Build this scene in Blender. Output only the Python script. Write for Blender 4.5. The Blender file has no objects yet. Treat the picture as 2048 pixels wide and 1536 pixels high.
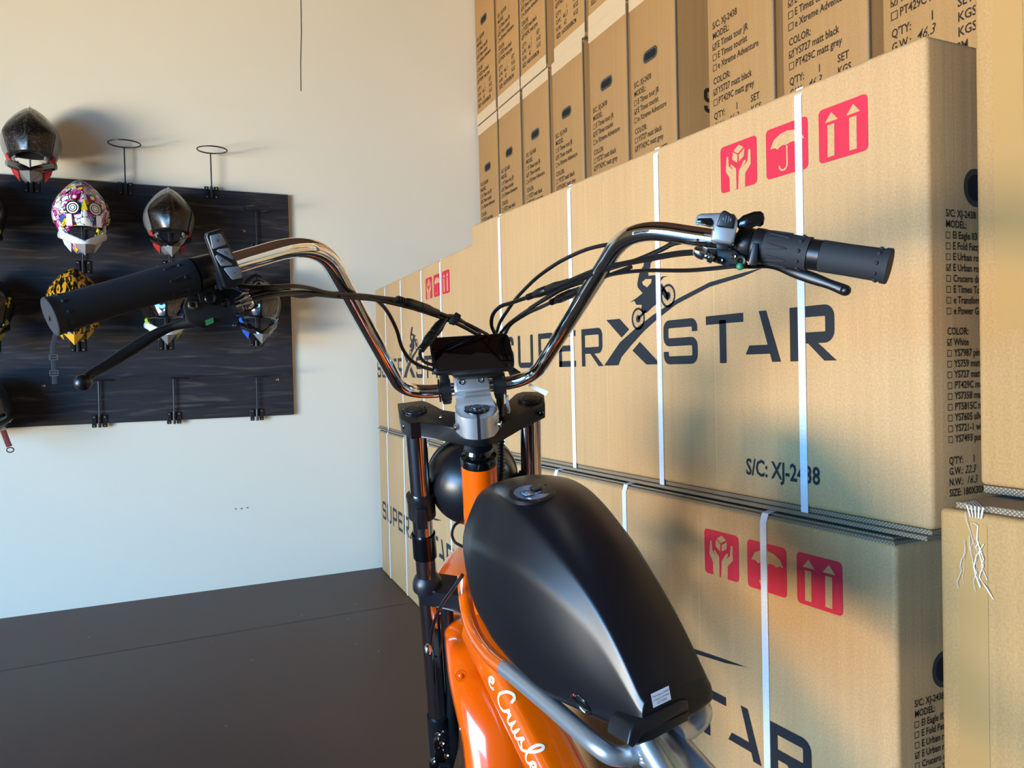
import bpy, bmesh, math, random
from mathutils import Vector as V, Matrix as M
random.seed(7)
SC = bpy.context.scene
COL = SC.collection
# ------------------------------------------------------------------ camera
FPX, CX, CY, EYE = 1620.0, 1024.0, 768.0, 1.15
RW = M(((0.89610614, -0.02953675, 0.44285591),
        (-0.44321534, -0.00663993, 0.89639058),
        (-0.02353593, -0.99954164, -0.01904122)))       # rows: world x, y, z seen by the camera (right, down, forward)
cam = bpy.data.objects.new('camera', bpy.data.cameras.new('camera'))
COL.objects.link(cam)
r_, d_, f_ = RW.col[0], RW.col[1], RW.col[2]
cm = M((( r_[0], -d_[0], -f_[0], 0), (r_[1], -d_[1], -f_[1], 0), (r_[2], -d_[2], -f_[2], EYE), (0, 0, 0, 1)))
cam.matrix_world = cm
cam.data.sensor_width = 36.0
cam.data.lens = FPX / 2048 * 36.0
cam.data.clip_start = 0.05
SC.camera = cam
SC.view_settings.view_transform = 'Standard'
SC.view_settings.look = 'None'
SC.view_settings.gamma = 1.0
SC.view_settings.use_curve_mapping = False
SC.view_settings.exposure = 0.3
# ------------------------------------------------------------------ light: daylight through the wide door in the left wall
wd = bpy.data.worlds.new('world'); SC.world = wd; wd.use_nodes = True
bg = wd.node_tree.nodes['Background']
bg.inputs[0].default_value = (1.0, 0.93, 0.84, 1); bg.inputs[1].default_value = 0.1
def area(name, loc, target, sx, sy, power, col):
    L = bpy.data.lights.new(name, 'AREA'); L.shape = 'RECTANGLE'; L.size = sx; L.size_y = sy
    L.energy = power; L.color = col
    o = bpy.data.objects.new(name, L); COL.objects.link(o); o.location = loc
    o.rotation_euler = (V(target) - V(loc)).to_track_quat('-Z', 'Y').to_euler()
    return o
area('daylight_ground', (-5.6, .1, 0.02), (-5.0, .1, 3.0), 3.4, 7.0, 4700, (1.0, 0.9, 0.71))
area('daylight_sky', (-8.0, -1.8, 3.0), (1.0, 2.4, 0.6), 7.5, 4.2, 2600, (0.15, 0.5, 1.0))

# ------------------------------------------------------------------ helpers
def W(px, py, d):
    """point d metres in front of the camera on the sight line of a photograph pixel"""
    q = RW @ (V(((px - CX) / FPX, (py - CY) / FPX, 1.0)) * d)
    return V((q.x, q.y, q.z + EYE))
def lin(c):
    if isinstance(c, str):
        c = [int(c[i:i + 2], 16) / 255 for i in (0, 2, 4)]
    return tuple((x / 12.92 if x <= .04045 else ((x + .055) / 1.055) ** 2.4) for x in c[:3]) + (1.0,)
MATS = {}
def mat(name, col, rough=.5, metal=0., spec=.5, coat=0., noise=None, bump=None, coatr=.05):
    """noise=(scale, amount, stretch) varies the colour; bump=(scale, strength, distance)"""
    if name in MATS: return MATS[name]
    m = bpy.data.materials.new(name); m.use_nodes = True; nt = m.node_tree; b = nt.nodes['Principled BSDF']
    b.inputs['Base Color'].default_value = lin(col); b.inputs['Roughness'].default_value = rough
    b.inputs['Metallic'].default_value = metal; b.inputs['Specular IOR Level'].default_value = spec
    b.inputs['Coat Weight'].default_value = coat; b.inputs['Coat Roughness'].default_value = coatr
    tc = nt.nodes.new('ShaderNodeTexCoord')
    if noise:
        mp = nt.nodes.new('ShaderNodeMapping'); mp.inputs['Scale'].default_value = noise[2] if len(noise) > 2 else (1, 1, 1)
        nz = nt.nodes.new('ShaderNodeTexNoise'); nz.inputs['Scale'].default_value = noise[0]; nz.inputs['Detail'].default_value = 5
        nt.links.new(tc.outputs['Object'], mp.inputs[0]); nt.links.new(mp.outputs[0], nz.inputs['Vector'])
        mr = nt.nodes.new('ShaderNodeMapRange'); mr.inputs[1].default_value = .3; mr.inputs[2].default_value = .7
        mr.inputs[3].default_value = 1 - noise[1]; mr.inputs[4].default_value = 1 + noise[1]
        nt.links.new(nz.outputs['Fac'], mr.inputs[0])
        mx = nt.nodes.new('ShaderNodeVectorMath'); mx.operation = 'SCALE'; mx.inputs[0].default_value = lin(col)[:3]
        nt.links.new(mr.outputs[0], mx.inputs['Scale']); nt.links.new(mx.outputs[0], b.inputs['Base Color'])
    if bump:
        nz = nt.nodes.new('ShaderNodeTexNoise'); nz.inputs['Scale'].default_value = bump[0]; nz.inputs['Detail'].default_value = 4
        nt.links.new(tc.outputs['Object'], nz.inputs['Vector'])
        bp = nt.nodes.new('ShaderNodeBump'); bp.inputs['Strength'].default_value = bump[1]; bp.inputs['Distance'].default_value = bump[2]
        nt.links.new(nz.outputs['Fac'], bp.inputs['Height']); nt.links.new(bp.outputs[0], b.inputs['Normal'])
    MATS[name] = m
    return m
def N(nt, t, **k):
    n = nt.nodes.new(t)
    for a, v in k.items(): setattr(n, a, v)
    return n
def obj(name, bm, m, parent=None, smooth=False, at=None, keep=False):
    me = bpy.data.meshes.new(name); bm.normal_update(); bm.to_mesh(me)
    if not keep: bm.free()
    for x in (m if isinstance(m, (list, tuple)) else [m]): me.materials.append(x)
    if smooth:
        for p in me.polygons: p.use_smooth = True
    o = bpy.data.objects.new(name, me); COL.objects.link(o)
    if at is not None: o.matrix_local = at
    if parent is not None:
        o.parent = parent
        inv = ROOTINV.get(parent.name)
        if inv is not None: o.matrix_parent_inverse = inv
    return o
ROOTINV = {}
def thing(name, label, cat, loc=(0, 0, 0), rotz=0., group=None, world_children=False):
    o = bpy.data.objects.new(name, None); COL.objects.link(o); o.location = loc; o.rotation_euler = (0, 0, rotz)
    o.empty_display_size = .1
    o['label'] = label; o['category'] = cat
    if group: o['group'] = group
    if world_children: ROOTINV[o.name] = (M.Translation(loc) @ M.Rotation(rotz, 4, 'Z')).inverted()
    return o
def struct(name, bm, m, smooth=False):
    o = obj(name, bm, m, smooth=smooth); o['kind'] = 'structure'; return o
def box(bm, x0, x1, y0, y1, z0, z1, bev=0, seg=2, T=None):
    vs = [bm.verts.new((x, y, z)) for x in (x0, x1) for y in (y0, y1) for z in (z0, z1)]
    fs = [(0, 1, 3, 2), (4, 6, 7, 5), (0, 4, 5, 1), (2, 3, 7, 6), (0, 2, 6, 4), (1, 5, 7, 3)]
    F = [bm.faces.new([vs[i] for i in f]) for f in fs]
    if bev:
        es = list({e for f in F for e in f.edges})
        r = bmesh.ops.bevel(bm, geom=es, offset=bev, segments=seg, profile=.5, affect='EDGES')
        vs = list({v for f in r['faces'] for v in f.verts} | {v for v in vs if v.is_valid})
        vs = [v for v in vs if v.is_valid]
    if T is not None: bmesh.ops.transform(bm, matrix=T, verts=vs)
    return vs
def frame(o, x, y):
    """matrix with origin o, x axis along x, y roughly along y"""
    x = V(x).normalized(); z = x.cross(V(y)).normalized(); y = z.cross(x)
    return M(((x.x, y.x, z.x, o[0]), (x.y, y.y, z.y, o[1]), (x.z, y.z, z.z, o[2]), (0, 0, 0, 1)))
def smoothpath(pts, n=8):
    """Catmull-Rom through the points; each point may carry extra numbers (radius)"""
    P = [list(p) for p in pts]; out = []
    P = [[2 * a - b for a, b in zip(P[0], P[1])]] + P + [[2 * a - b for a, b in zip(P[-1], P[-2])]]
    for i in range(1, len(P) - 2):
        for k in range(n):
            t = k / n
            out.append([.5 * (2 * b + (c - a) * t + (2 * a - 5 * b + 4 * c - d) * t * t + (-a + 3 * b - 3 * c + d) * t ** 3)
                        for a, b, c, d in zip(P[i - 1], P[i], P[i + 1], P[i + 2])])
    out.append(P[-2]); return out
def filletpath(pts, rad, n=8):
    """polyline with rounded corners of given tangent length"""
    out = [V(pts[0])]
    for i in range(1, len(pts) - 1):
        a, b, c = V(pts[i - 1]), V(pts[i]), V(pts[i + 1]); r = rad[i - 1] if isinstance(rad, (list, tuple)) else rad
        p0 = b + (a - b).normalized() * r; p1 = b + (c - b).normalized() * r
        for k in range(n + 1):
            t = k / n; out.append(p0 * (1 - t) ** 2 + b * 2 * t * (1 - t) + p1 * t * t)
    out.append(V(pts[-1])); return out
def tube(bm, pts, r, seg=12, caps=True, flat=None, up=None):
    """sweep a circle (radius r or a list) along pts; flat=(ku,kv) squashes it in the frame given by up"""
    pts = [V(p[:3]) for p in pts]; n = len(pts)
    R = r if isinstance(r, (list, tuple)) else [r] * n
    ts = []
    for i in range(n):
        a = pts[max(i - 1, 0)]; b = pts[min(i + 1, n - 1)]; ts.append((b - a).normalized())
    u = V(up) if up is not None else (V((0, 0, 1)) if abs(ts[0].z) < .9 else V((1, 0, 0)))
    u = (u - ts[0] * u.dot(ts[0])).normalized(); rings = []
    for i in range(n):
        if up is not None: u = V(up)
        u = (u - ts[i] * u.dot(ts[i])).normalized(); v = ts[i].cross(u)
        ku, kv = (1, 1) if flat is None else (flat[i] if isinstance(flat, list) else flat)
        rings.append([bm.verts.new(pts[i] + (u * math.cos(a) * ku + v * math.sin(a) * kv) * R[i])
                      for a in [2 * math.pi * k / seg for k in range(seg)]])
    for i in range(n - 1):
        for k in range(seg):
            bm.faces.new((rings[i][k], rings[i][(k + 1) % seg], rings[i + 1][(k + 1) % seg], rings[i + 1][k]))
    if caps:
        bm.faces.new(rings[0][::-1]); bm.faces.new(rings[-1])
    return rings
def cyl(bm, a, b, r, seg=16, r2=None):
    return tube(bm, [a, b], [r, r if r2 is None else r2], seg)
def lathe(bm, prof, T=None, seg=24, ang=2 * math.pi):
    """profile (radius, z) about the local z axis"""
    rings = []; full = ang >= 2 * math.pi - 1e-6
    cnt = seg if full else seg + 1
    T = T or M.Identity(4)
    for rr, z in prof:
        rings.append([bm.verts.new(T @ V((rr * math.cos(ang * k / seg), rr * math.sin(ang * k / seg), z))) for k in range(cnt)])
    for i in range(len(prof) - 1):
        for k in range(cnt if full else cnt - 1):
            bm.faces.new((rings[i][k], rings[i][(k + 1) % cnt], rings[i + 1][(k + 1) % cnt], rings[i + 1][k]))
    if full:
        if prof[0][0] > 1e-5: bm.faces.new(rings[0][::-1])
        if prof[-1][0] > 1e-5: bm.faces.new(rings[-1])
    bmesh.ops.remove_doubles(bm, verts=bm.verts[:], dist=1e-6) if (prof[0][0] < 1e-5 or prof[-1][0] < 1e-5) else None
    return rings
def prism(bm, pts, z0, z1, T=None, bev=0, seg=2):
    """extruded outline (x, y) between z0 and z1"""
    a = [bm.verts.new((p[0], p[1], z0)) for p in pts]; b = [bm.verts.new((p[0], p[1], z1)) for p in pts]
    n = len(pts); fb = bm.faces.new(a[::-1]); ft = bm.faces.new(b)
    for i in range(n): bm.faces.new((a[i], a[(i + 1) % n], b[(i + 1) % n], b[i]))
    vs = a + b
    if bev:
        es = list(ft.edges) + list(fb.edges)
        r = bmesh.ops.bevel(bm, geom=es, offset=bev, segments=seg, profile=.5, affect='EDGES')
        vs = list({v for v in (a + b) if v.is_valid} | {v for f in r['faces'] for v in f.verts})
    if T is not None: bmesh.ops.transform(bm, matrix=T, verts=vs)
def ball(bm, c, r, seg=16, T=None, scale=(1, 1, 1)):
    m = (T or M.Identity(4)) @ M.Translation(c) @ M.Diagonal((*[r * s for s in scale], 1))
    bmesh.ops.create_uvsphere(bm, u_segments=seg, v_segments=max(6, seg // 2), radius=1, matrix=m)
def bmn(): return bmesh.new()
def face_poly(bm, pts, T, mi=0):
    f = bm.faces.new([bm.verts.new(T @ V((p[0], p[1], p[2] if len(p) > 2 else 0))) for p in pts]); f.material_index = mi; return f
def strokes(bm, pts, w, T, closed=False, mi=0, z=0.):
    """flat line of width w with mitred corners"""
    P = [V((p[0], p[1])) for p in pts]; n = len(P); L = []; R = []
    for i in range(n):
        a = P[i - 1] if (i > 0 or closed) else None; c = P[(i + 1) % n] if (i < n - 1 or closed) else None
        d1 = (P[i] - a).normalized() if a is not None else None; d2 = (c - P[i]).normalized() if c is not None else None
        if d1 is None: d1 = d2
        if d2 is None: d2 = d1
        n1 = V((-d1.y, d1.x)); n2 = V((-d2.y, d2.x)); m = (n1 + n2)
        m = m.normalized() if m.length > 1e-6 else n1
        k = w / 2 / max(.35, m.dot(n1))
        L.append(bm.verts.new(T @ V((P[i].x + m.x * k, P[i].y + m.y * k, z)))); R.append(bm.verts.new(T @ V((P[i].x - m.x * k, P[i].y - m.y * k, z))))
    for i in range(n if closed else n - 1):
        j = (i + 1) % n
        f = bm.faces.new((R[i], R[j], L[j], L[i])); f.material_index = mi
def rrect(x0, y0, x1, y1, r, n=5):
    out = []
    for cx, cy, a0 in ((x1 - r, y1 - r, 0), (x0 + r, y1 - r, 90), (x0 + r, y0 + r, 180), (x1 - r, y0 + r, 270)):
        for k in range(n + 1):
            a = math.radians(a0 + 90 * k / n); out.append((cx + r * math.cos(a), cy + r * math.sin(a)))
    return out
def arc(cx, cy, r, a0, a1, n=10, ry=None):
    ry = ry or r
    return [(cx + r * math.cos(math.radians(a0 + (a1 - a0) * k / n)), cy + ry * math.sin(math.radians(a0 + (a1 - a0) * k / n))) for k in range(n + 1)]
_tx = {}
def textmesh(body, off=0.0, shear=0.0, sx=1.0):
    key = (body, off, shear, sx)
    if key not in _tx:
        c = bpy.data.curves.new('t', 'FONT'); c.body = body; c.size = 1.0; c.offset = off; c.shear = shear; c.resolution_u = 2
        o = bpy.data.objects.new('t', c); COL.objects.link(o)
        dg = bpy.context.evaluated_depsgraph_get()
        me = bpy.data.meshes.new_from_object(o.evaluated_get(dg))
        bpy.data.objects.remove(o); bpy.data.curves.remove(c); _tx[key] = me
    return _tx[key]
def text(bm, body, x, y, size, T, off=.018, shear=0., sx=.86, rot=0., mi=0, center=False):
    me = textmesh(body, off, shear, sx)
    n0 = len(bm.verts)
    w = max([v.co.x for v in me.vertices] or [0]) if center else 0
    TT = T @ M.Translation((x, y, 0)) @ M.Rotation(rot, 4, 'Z') @ M.Diagonal((size * sx, size, 1, 1)) @ M.Translation((-w / 2, 0, 0))
    vs = [bm.verts.new(TT @ v.co) for v in me.vertices]
    for p in me.polygons:
        try: bm.faces.new([vs[i] for i in p.vertices]).material_index = mi
        except ValueError: pass

# ------------------------------------------------------------------ materials
def cardboard(name, base, dark=1.0):
    m = bpy.data.materials.new(name); m.use_nodes = True; nt = m.node_tree; b = nt.nodes['Principled BSDF']
    b.inputs['Roughness'].default_value = .62; b.inputs['Specular IOR Level'].default_value = .3
    tc = N(nt, 'ShaderNodeTexCoord')
    n1 = N(nt, 'ShaderNodeTexNoise'); n1.inputs['Scale'].default_value = 260; n1.inputs['Detail'].default_value = 3
    mp = N(nt, 'ShaderNodeMapping'); mp.inputs['Scale'].default_value = (60, 60, 1.5)
    n2 = N(nt, 'ShaderNodeTexNoise'); n2.inputs['Scale'].default_value = 1; n2.inputs['Detail'].default_value = 3
    n3 = N(nt, 'ShaderNodeTexNoise'); n3.inputs['Scale'].default_value = 3.2; n3.inputs['Detail'].default_value = 4
    for n in (n1, n3): nt.links.new(tc.outputs['Object'], n.inputs['Vector'])
    nt.links.new(tc.outputs['Object'], mp.inputs[0]); nt.links.new(mp.outputs[0], n2.inputs['Vector'])
    def rng(src, a):
        r = N(nt, 'ShaderNodeMapRange'); r.inputs[1].default_value = .28; r.inputs[2].default_value = .72
        r.inputs[3].default_value = 1 - a; r.inputs[4].default_value = 1 + a; nt.links.new(src, r.inputs[0]); return r.outputs[0]
    m1 = N(nt, 'ShaderNodeMath', operation='MULTIPLY'); nt.links.new(rng(n1.outputs['Fac'], .13), m1.inputs[0]); nt.links.new(rng(n2.outputs['Fac'], .05), m1.inputs[1])
    m2 = N(nt, 'ShaderNodeMath', operation='MULTIPLY'); nt.links.new(m1.outputs[0], m2.inputs[0]); nt.links.new(rng(n3.outputs['Fac'], .06), m2.inputs[1])
    s = N(nt, 'ShaderNodeVectorMath', operation='SCALE'); s.inputs[0].default_value = [c * dark for c in lin(base)[:3]]
    nt.links.new(m2.outputs[0], s.inputs['Scale']); nt.links.new(s.outputs[0], b.inputs['Base Color'])
    bp = N(nt, 'ShaderNodeBump'); bp.inputs['Strength'].default_value = .35; bp.inputs['Distance'].default_value = .002
    nt.links.new(n2.outputs['Fac'], bp.inputs['Height']); nt.links.new(bp.outputs[0], b.inputs['Normal'])
    MATS[name] = m; return m
CB = cardboard('cardboard', 'BD9566')
CB2 = cardboard('cardboard_carton', 'A57D4E')
def corrugated():
    m = bpy.data.materials.new('corrugated_edge'); m.use_nodes = True; nt = m.node_tree; b = nt.nodes['Principled BSDF']
    b.inputs['Roughness'].default_value = .8
    tc = N(nt, 'ShaderNodeTexCoord'); sp = N(nt, 'ShaderNodeSeparateXYZ'); nt.links.new(tc.outputs['Object'], sp.inputs[0])
    ad = N(nt, 'ShaderNodeMath', operation='ADD'); nt.links.new(sp.outputs[0], ad.inputs[0]); nt.links.new(sp.outputs[1], ad.inputs[1])
    sn = N(nt, 'ShaderNodeMath', operation='MULTIPLY'); sn.inputs[1].default_value = 950; nt.links.new(ad.outputs[0], sn.inputs[0])
    s1 = N(nt, 'ShaderNodeMath', operation='SINE'); nt.links.new(sn.outputs[0], s1.inputs[0])
    mz = N(nt, 'ShaderNodeMath', operation='MULTIPLY'); mz.inputs[1].default_value = 1150; nt.links.new(sp.outputs[2], mz.inputs[0])
    s2 = N(nt, 'ShaderNodeMath', operation='SINE'); nt.links.new(mz.outputs[0], s2.inputs[0])
    mu = N(nt, 'ShaderNodeMath', operation='MULTIPLY'); nt.links.new(s1.outputs[0], mu.inputs[0]); nt.links.new(s2.outputs[0], mu.inputs[1])
    cr = N(nt, 'ShaderNodeValToRGB'); cr.color_ramp.elements[0].position = .1; cr.color_ramp.elements[0].color = lin('6A5A48')
    cr.color_ramp.elements[1].position = .45; cr.color_ramp.elements[1].color = lin('AD9878')
    nt.links.new(mu.outputs[0], cr.inputs[0]); nt.links.new(cr.outputs[0], b.inputs['Base Color'])
    return m
CORR = corrugated()
INK = mat('black_ink', '23262B', .55, spec=.3)
INK2 = mat('faded_black_ink', '33291F', .7, spec=.2)
RED = mat('red_ink', 'C21F38', .6, noise=(90, .06, (1, 1, .05)))
STRAPM = mat('white_strapping', 'DADDE8', .35, noise=(400, .06, (.1, .1, 1)))
TAPE = mat('clear_tape', 'C9AE8A', .18, spec=.7, coat=.6)
WRAP = mat('clear_film', 'E4E0DA', .12, spec=.8, coat=1.0)
BLK = mat('black_plastic', '15161A', .38)
BLKG = mat('gloss_black', '08080A', .12, coat=.5)
BLKM = mat('matt_black_metal', '17181B', .36, metal=.3, spec=.6)
RUB = mat('grip_rubber', '26282C', .72, spec=.35, bump=(900, .25, .0004))
RUBE = mat('grip_end_rubber', '595C62', .75)
CHR = mat('chrome', 'E8E6E4', .05, metal=1.0)
CHRD = mat('dark_chrome', 'C9C2BE', .10, metal=1.0)
ALU = mat('machined_aluminium', 'D6D8DB', .36, metal=.85, bump=(60, .15, .0015))
SILV = mat('silver_frame_paint', 'B4B8BC', .34, metal=.75, spec=.6, bump=(700, .15, .0003))
ORG = mat('orange_gloss_paint', 'EC5C00', .22, coat=1.0, coatr=.03)
ORG2 = mat('orange_fender_plastic', 'E95600', .2, coat=1.0, coatr=.05)
TANK = mat('satin_black_tank', '0E0F14', .35, spec=.55, bump=(1400, .10, .0002))
TIRE = mat('tyre_rubber', '1B1B1C', .8)
WHT = mat('white_lettering', 'F4F4F6', .4)
CABLE = mat('cable_sheath', '0D0D0F', .35)
GLASS = mat('display_glass', '0A0303', .04, coat=1.0)
BTN = mat('grey_button', '8E9198', .55)

# ------------------------------------------------------------------ room
def wall_mat():
    m = mat('cream_wall_paint', 'EBE1CB', .75, bump=(9, .12, .01)); return m
WM = wall_mat()
def floor_mat():
    m = bpy.data.materials.new('sealed_brown_floor'); m.use_nodes = True; nt = m.node_tree; b = nt.nodes['Principled BSDF']
    tc = N(nt, 'ShaderNodeTexCoord'); n = N(nt, 'ShaderNodeTexNoise'); n.inputs['Scale'].default_value = 1.6; n.inputs['Detail'].default_value = 8
    nt.links.new(tc.outputs['Object'], n.inputs['Vector'])
    cr = N(nt, 'ShaderNodeValToRGB'); cr.color_ramp.elements[0].color = lin('42291F'); cr.color_ramp.elements[1].color = lin('5C3E32')
    cr.color_ramp.elements[0].position = .3; cr.color_ramp.elements[1].position = .75
    nt.links.new(n.outputs['Fac'], cr.inputs[0])
    v = N(nt, 'ShaderNodeTexVoronoi'); v.inputs['Scale'].default_value = 7; nt.links.new(tc.outputs['Object'], v.inputs['Vector'])
    lt = N(nt, 'ShaderNodeMath', operation='LESS_THAN'); lt.inputs[1].default_value = .035; nt.links.new(v.outputs['Distance'], lt.inputs[0])
    mx = N(nt, 'ShaderNodeMixRGB'); mx.inputs[2].default_value = lin('8A7A70'); nt.links.new(lt.outputs[0], mx.inputs[0]); nt.links.new(cr.outputs[0], mx.inputs[1])
    nt.links.new(mx.outputs[0], b.inputs['Base Color'])
    r = N(nt, 'ShaderNodeMapRange'); r.inputs[3].default_value = .34; r.inputs[4].default_value = .6; nt.links.new(n.outputs['Fac'], r.inputs[0]); b.inputs['Specular IOR Level'].default_value = .28
    nt.links.new(r.outputs[0], b.inputs['Roughness'])
    return m
YB = 4.60
XL, XR, YF, ZC = -3.6, 4.3, -4.5, 4.6
bm = bmn(); box(bm, XL - .2, XR + .2, YF, YB + .2, -.2, 0); fl_ = struct('floor', bm, floor_mat())
for a_, b_ in (((820, 1206), (-300, 1392)),):      # hairline joints in the floor
    P_ = [W(x, y, 1) - V((0, 0, EYE)) for x, y in (a_, b_)]; P_ = [q_ * (-EYE / q_.z) + V((0, 0, EYE)) for q_ in P_]
    d_j = (P_[1] - P_[0]).normalized(); n_j = V((-d_j.y, d_j.x, 0)) * .0015; bm = bmn()
    bm.faces.new([bm.verts.new(v + V((0, 0, .0006))) for v in (P_[0] - n_j, P_[1] - n_j, P_[1] + n_j, P_[0] + n_j)]); obj('floor_joint', bm, mat('joint_dark', '2A1C18', .8), fl_)

bm = bmn(); box(bm, XL - .2, XR + .2, YB, YB + .2, 0, ZC); wb = struct('wall_back', bm, WM)
bm = bmn(); box(bm, XR, XR + .2, YF, YB, 0, ZC); struct('wall_right', bm, WM)
bm = bmn()
DY0, DY1, DZ = -2.3, 2.7, 2.2                     # the wide open shop door in the left wall
box(bm, XL - .2, XL, YF, DY0, 0, ZC); box(bm, XL - .2, XL, DY1, YB, 0, ZC); box(bm, XL - .2, XL, DY0, DY1, DZ, ZC)
struct('wall_left', bm, WM)
bm = bmn(); box(bm, XL - .2, XR + .2, YF, YB + .2, ZC, ZC + .15); struct('ceiling', bm, mat('dark_brown_ceiling', '4A3028', .8))
bm = bmn(); box(bm, -9.5, XL - .2, -6, 8, -.2, -.01); struct('ground', bm, mat('concrete_apron', '9A938A', .9, noise=(5, .1)))
# hairline crack and a capped outlet on the back wall
bm = bmn(); tube(bm, [(1.012, YB - .0003, 3.3), (1.008, YB - .0003, 3.05), (1.0, YB - .0003, 2.9), (.997, YB - .0003, 2.73)], .0022, 5)
obj('crack', bm, mat('crack_shadow_grey', '5C554C', .9), wb)
bm = bmn()
for dx, dz in ((-.03, .0), (.03, .0), (.0, -.002)): cyl(bm, (.611 + dx, YB + .002, .425 + dz), (.611 + dx, YB - .004, .425 + dz), .004, 10)
obj('outlet_hole', bm, mat('outlet_grey', '8C9094', .6), wb)

# ------------------------------------------------------------------ plywood display board
def board_mat():
    m = bpy.data.materials.new('dark_stained_plywood'); m.use_nodes = True; nt = m.node_tree; b = nt.nodes['Principled BSDF']
    tc = N(nt, 'ShaderNodeTexCoord'); mp = N(nt, 'ShaderNodeMapping'); mp.inputs['Scale'].default_value = (1.6, 1, 16)
    nt.links.new(tc.outputs['Object'], mp.inputs[0])
    n = N(nt, 'ShaderNodeTexNoise'); n.inputs['Scale'].default_value = 2.2; n.inputs['Detail'].default_value = 8; n.inputs['Distortion'].default_value = 1.2
    nt.links.new(mp.outputs[0], n.inputs['Vector'])
    n2 = N(nt, 'ShaderNodeTexNoise'); n2.inputs['Scale'].default_value = 2.4; nt.links.new(tc.outputs['Object'], n2.inputs['Vector'])
    cr = N(nt, 'ShaderNodeValToRGB'); e = cr.color_ramp.elements
    e[0].position = .35; e[0].color = lin('1C1A1C'); e[1].position = .74; e[1].color = lin('5C5048')
    k = e.new(.55); k.color = lin('2A282C')
    nt.links.new(n.outputs['Fac'], cr.inputs[0])
    mx = N(nt, 'ShaderNodeMixRGB'); mx.inputs[2].default_value = lin('36363C'); nt.links.new(n2.outputs['Fac'], mx.inputs[0]); nt.links.new(cr.outputs[0], mx.inputs[1])
    mx2 = N(nt, 'ShaderNodeMath', operation='MULTIPLY'); mx2.inputs[1].default_value = .5; nt.links.new(n2.outputs['Fac'], mx2.inputs[0]); nt.links.new(mx2.outputs[0], mx.inputs[0])
    nt.links.new(mx.outputs[0], b.inputs['Base Color']); b.inputs['Roughness'].default_value = .55; b.inputs['Specular IOR Level'].default_value = .35
    bp = N(nt, 'ShaderNodeBump'); bp.inputs['Strength'].default_value = .3; bp.inputs['Distance'].default_value = .003
    nt.links.new(n.outputs['Fac'], bp.inputs['Height']); nt.links.new(bp.outputs[0], b.inputs['Normal'])
    return m
BY = YB - .024
bd = thing('display_board', 'dark stained plywood board screwed to the cream back wall, carrying helmets and wire hooks', 'display board', (-.4, YB, .922), world_children=True)
bm = bmn(); box(bm, -1.54, .905, BY, YB - .002, .922, 2.14, .002, 1); obj('panel', bm, board_mat(), bd)
for x, z in ((.668, 1.93), (.82, 1.12), (-.30, 1.12), (.60, 1.42)):
    bm = bmn(); ball(bm, (x, BY - .001, z), .009, 10, scale=(1, .5, 1)); obj('screw', bm, CHRD, bd)

# ------------------------------------------------------------------ helmet hooks
HOOKM = mat('black_wire', '1A1A1C', .4)
def make_hook(label):
    t = thing('helmet_hook', label, 'hook', (0, 0, 0), group='wire helmet hooks on the board')
    bm = bmn(); tube(bm, [(0, .0, .0), (0, -.012, .01), (0, -.012, .19)], .0035, 8); obj('stem', bm, HOOKM, t)
    bm = bmn()
    ring = [(.074 * math.cos(a), -.085 + .074 * math.sin(a), .192) for a in [2 * math.pi * k / 32 for k in range(33)]]
    tube(bm, ring, .0035, 8, caps=False); obj('ring', bm, HOOKM, t)
    bm = bmn()
    for s in (-1, 1): box(bm, s * .024 - .011, s * .024 + .011, -.002, .003, -.045, .018, .002, 1)
    cyl(bm, (0, -.006, -.045), (0, -.006, .018), .007, 10)
    br = obj('bracket', bm, HOOKM, t)
    for s in (-1, 1):
        for z in (-.036, .008): bm = bmn(); ball(bm, (s * .024, -.003, z), .0045, 8); obj('screw', bm, CHRD, br)
    return t
def copy_thing(root, loc, rotz, label, group=None, scale=None):
    r = root.copy(); COL.objects.link(r); r.location = loc; r.rotation_euler = (0, 0, rotz); r['label'] = label
    if group: r['group'] = group
    if scale: r.scale = scale
    for ch in list(root.children):
        c = ch.copy(); COL.objects.link(c); c.parent = r
        for g in list(ch.children):
            d = g.copy(); COL.objects.link(d); d.parent = c
    return r
hk = make_hook('')
hooks = [(.092, 2.125, 'empty black wire hook on the top edge of the board, left of two above it'),
         (.505, 2.135, 'empty black wire hook on the top edge of the board, right of two above it'),
         (.728, 1.845, 'thin empty wire hook against dark wood near the board\'s upper right corner'),
         (-.060, .948, 'wire hook at the board\'s lower edge just right of the brake lever\'s ball tip'),
         (.287, .948, 'wire hook at the board\'s lower edge, middle of three low empty ones'),
         (.705, .945, 'wire hook at the board\'s lower right corner, last in the bottom row'),
         (-.322, 2.105, 'wire hook holding the topmost dark helmet above the board'),
         (-.11, 1.72, 'wire hook hidden behind the graffiti helmet'),
         (.288, 1.735, 'wire hook behind the dark red-trimmed helmet beside the graffiti one'),
         (-.145, 1.33, 'wire hook behind the yellow and black helmet'),
         (.258, 1.335, 'wire hook behind the white and green helmet under the brake lever'),
         (.712, 1.35, 'wire hook behind the blue and black helmet at the board\'s right')]
for i, (x, z, lb) in enumerate(hooks):
    y = BY - .004
    if i == 0: hk.location = (x, y, z); hk['label'] = lb
    else: copy_thing(hk, (x, y, z), 0, lb)

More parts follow.
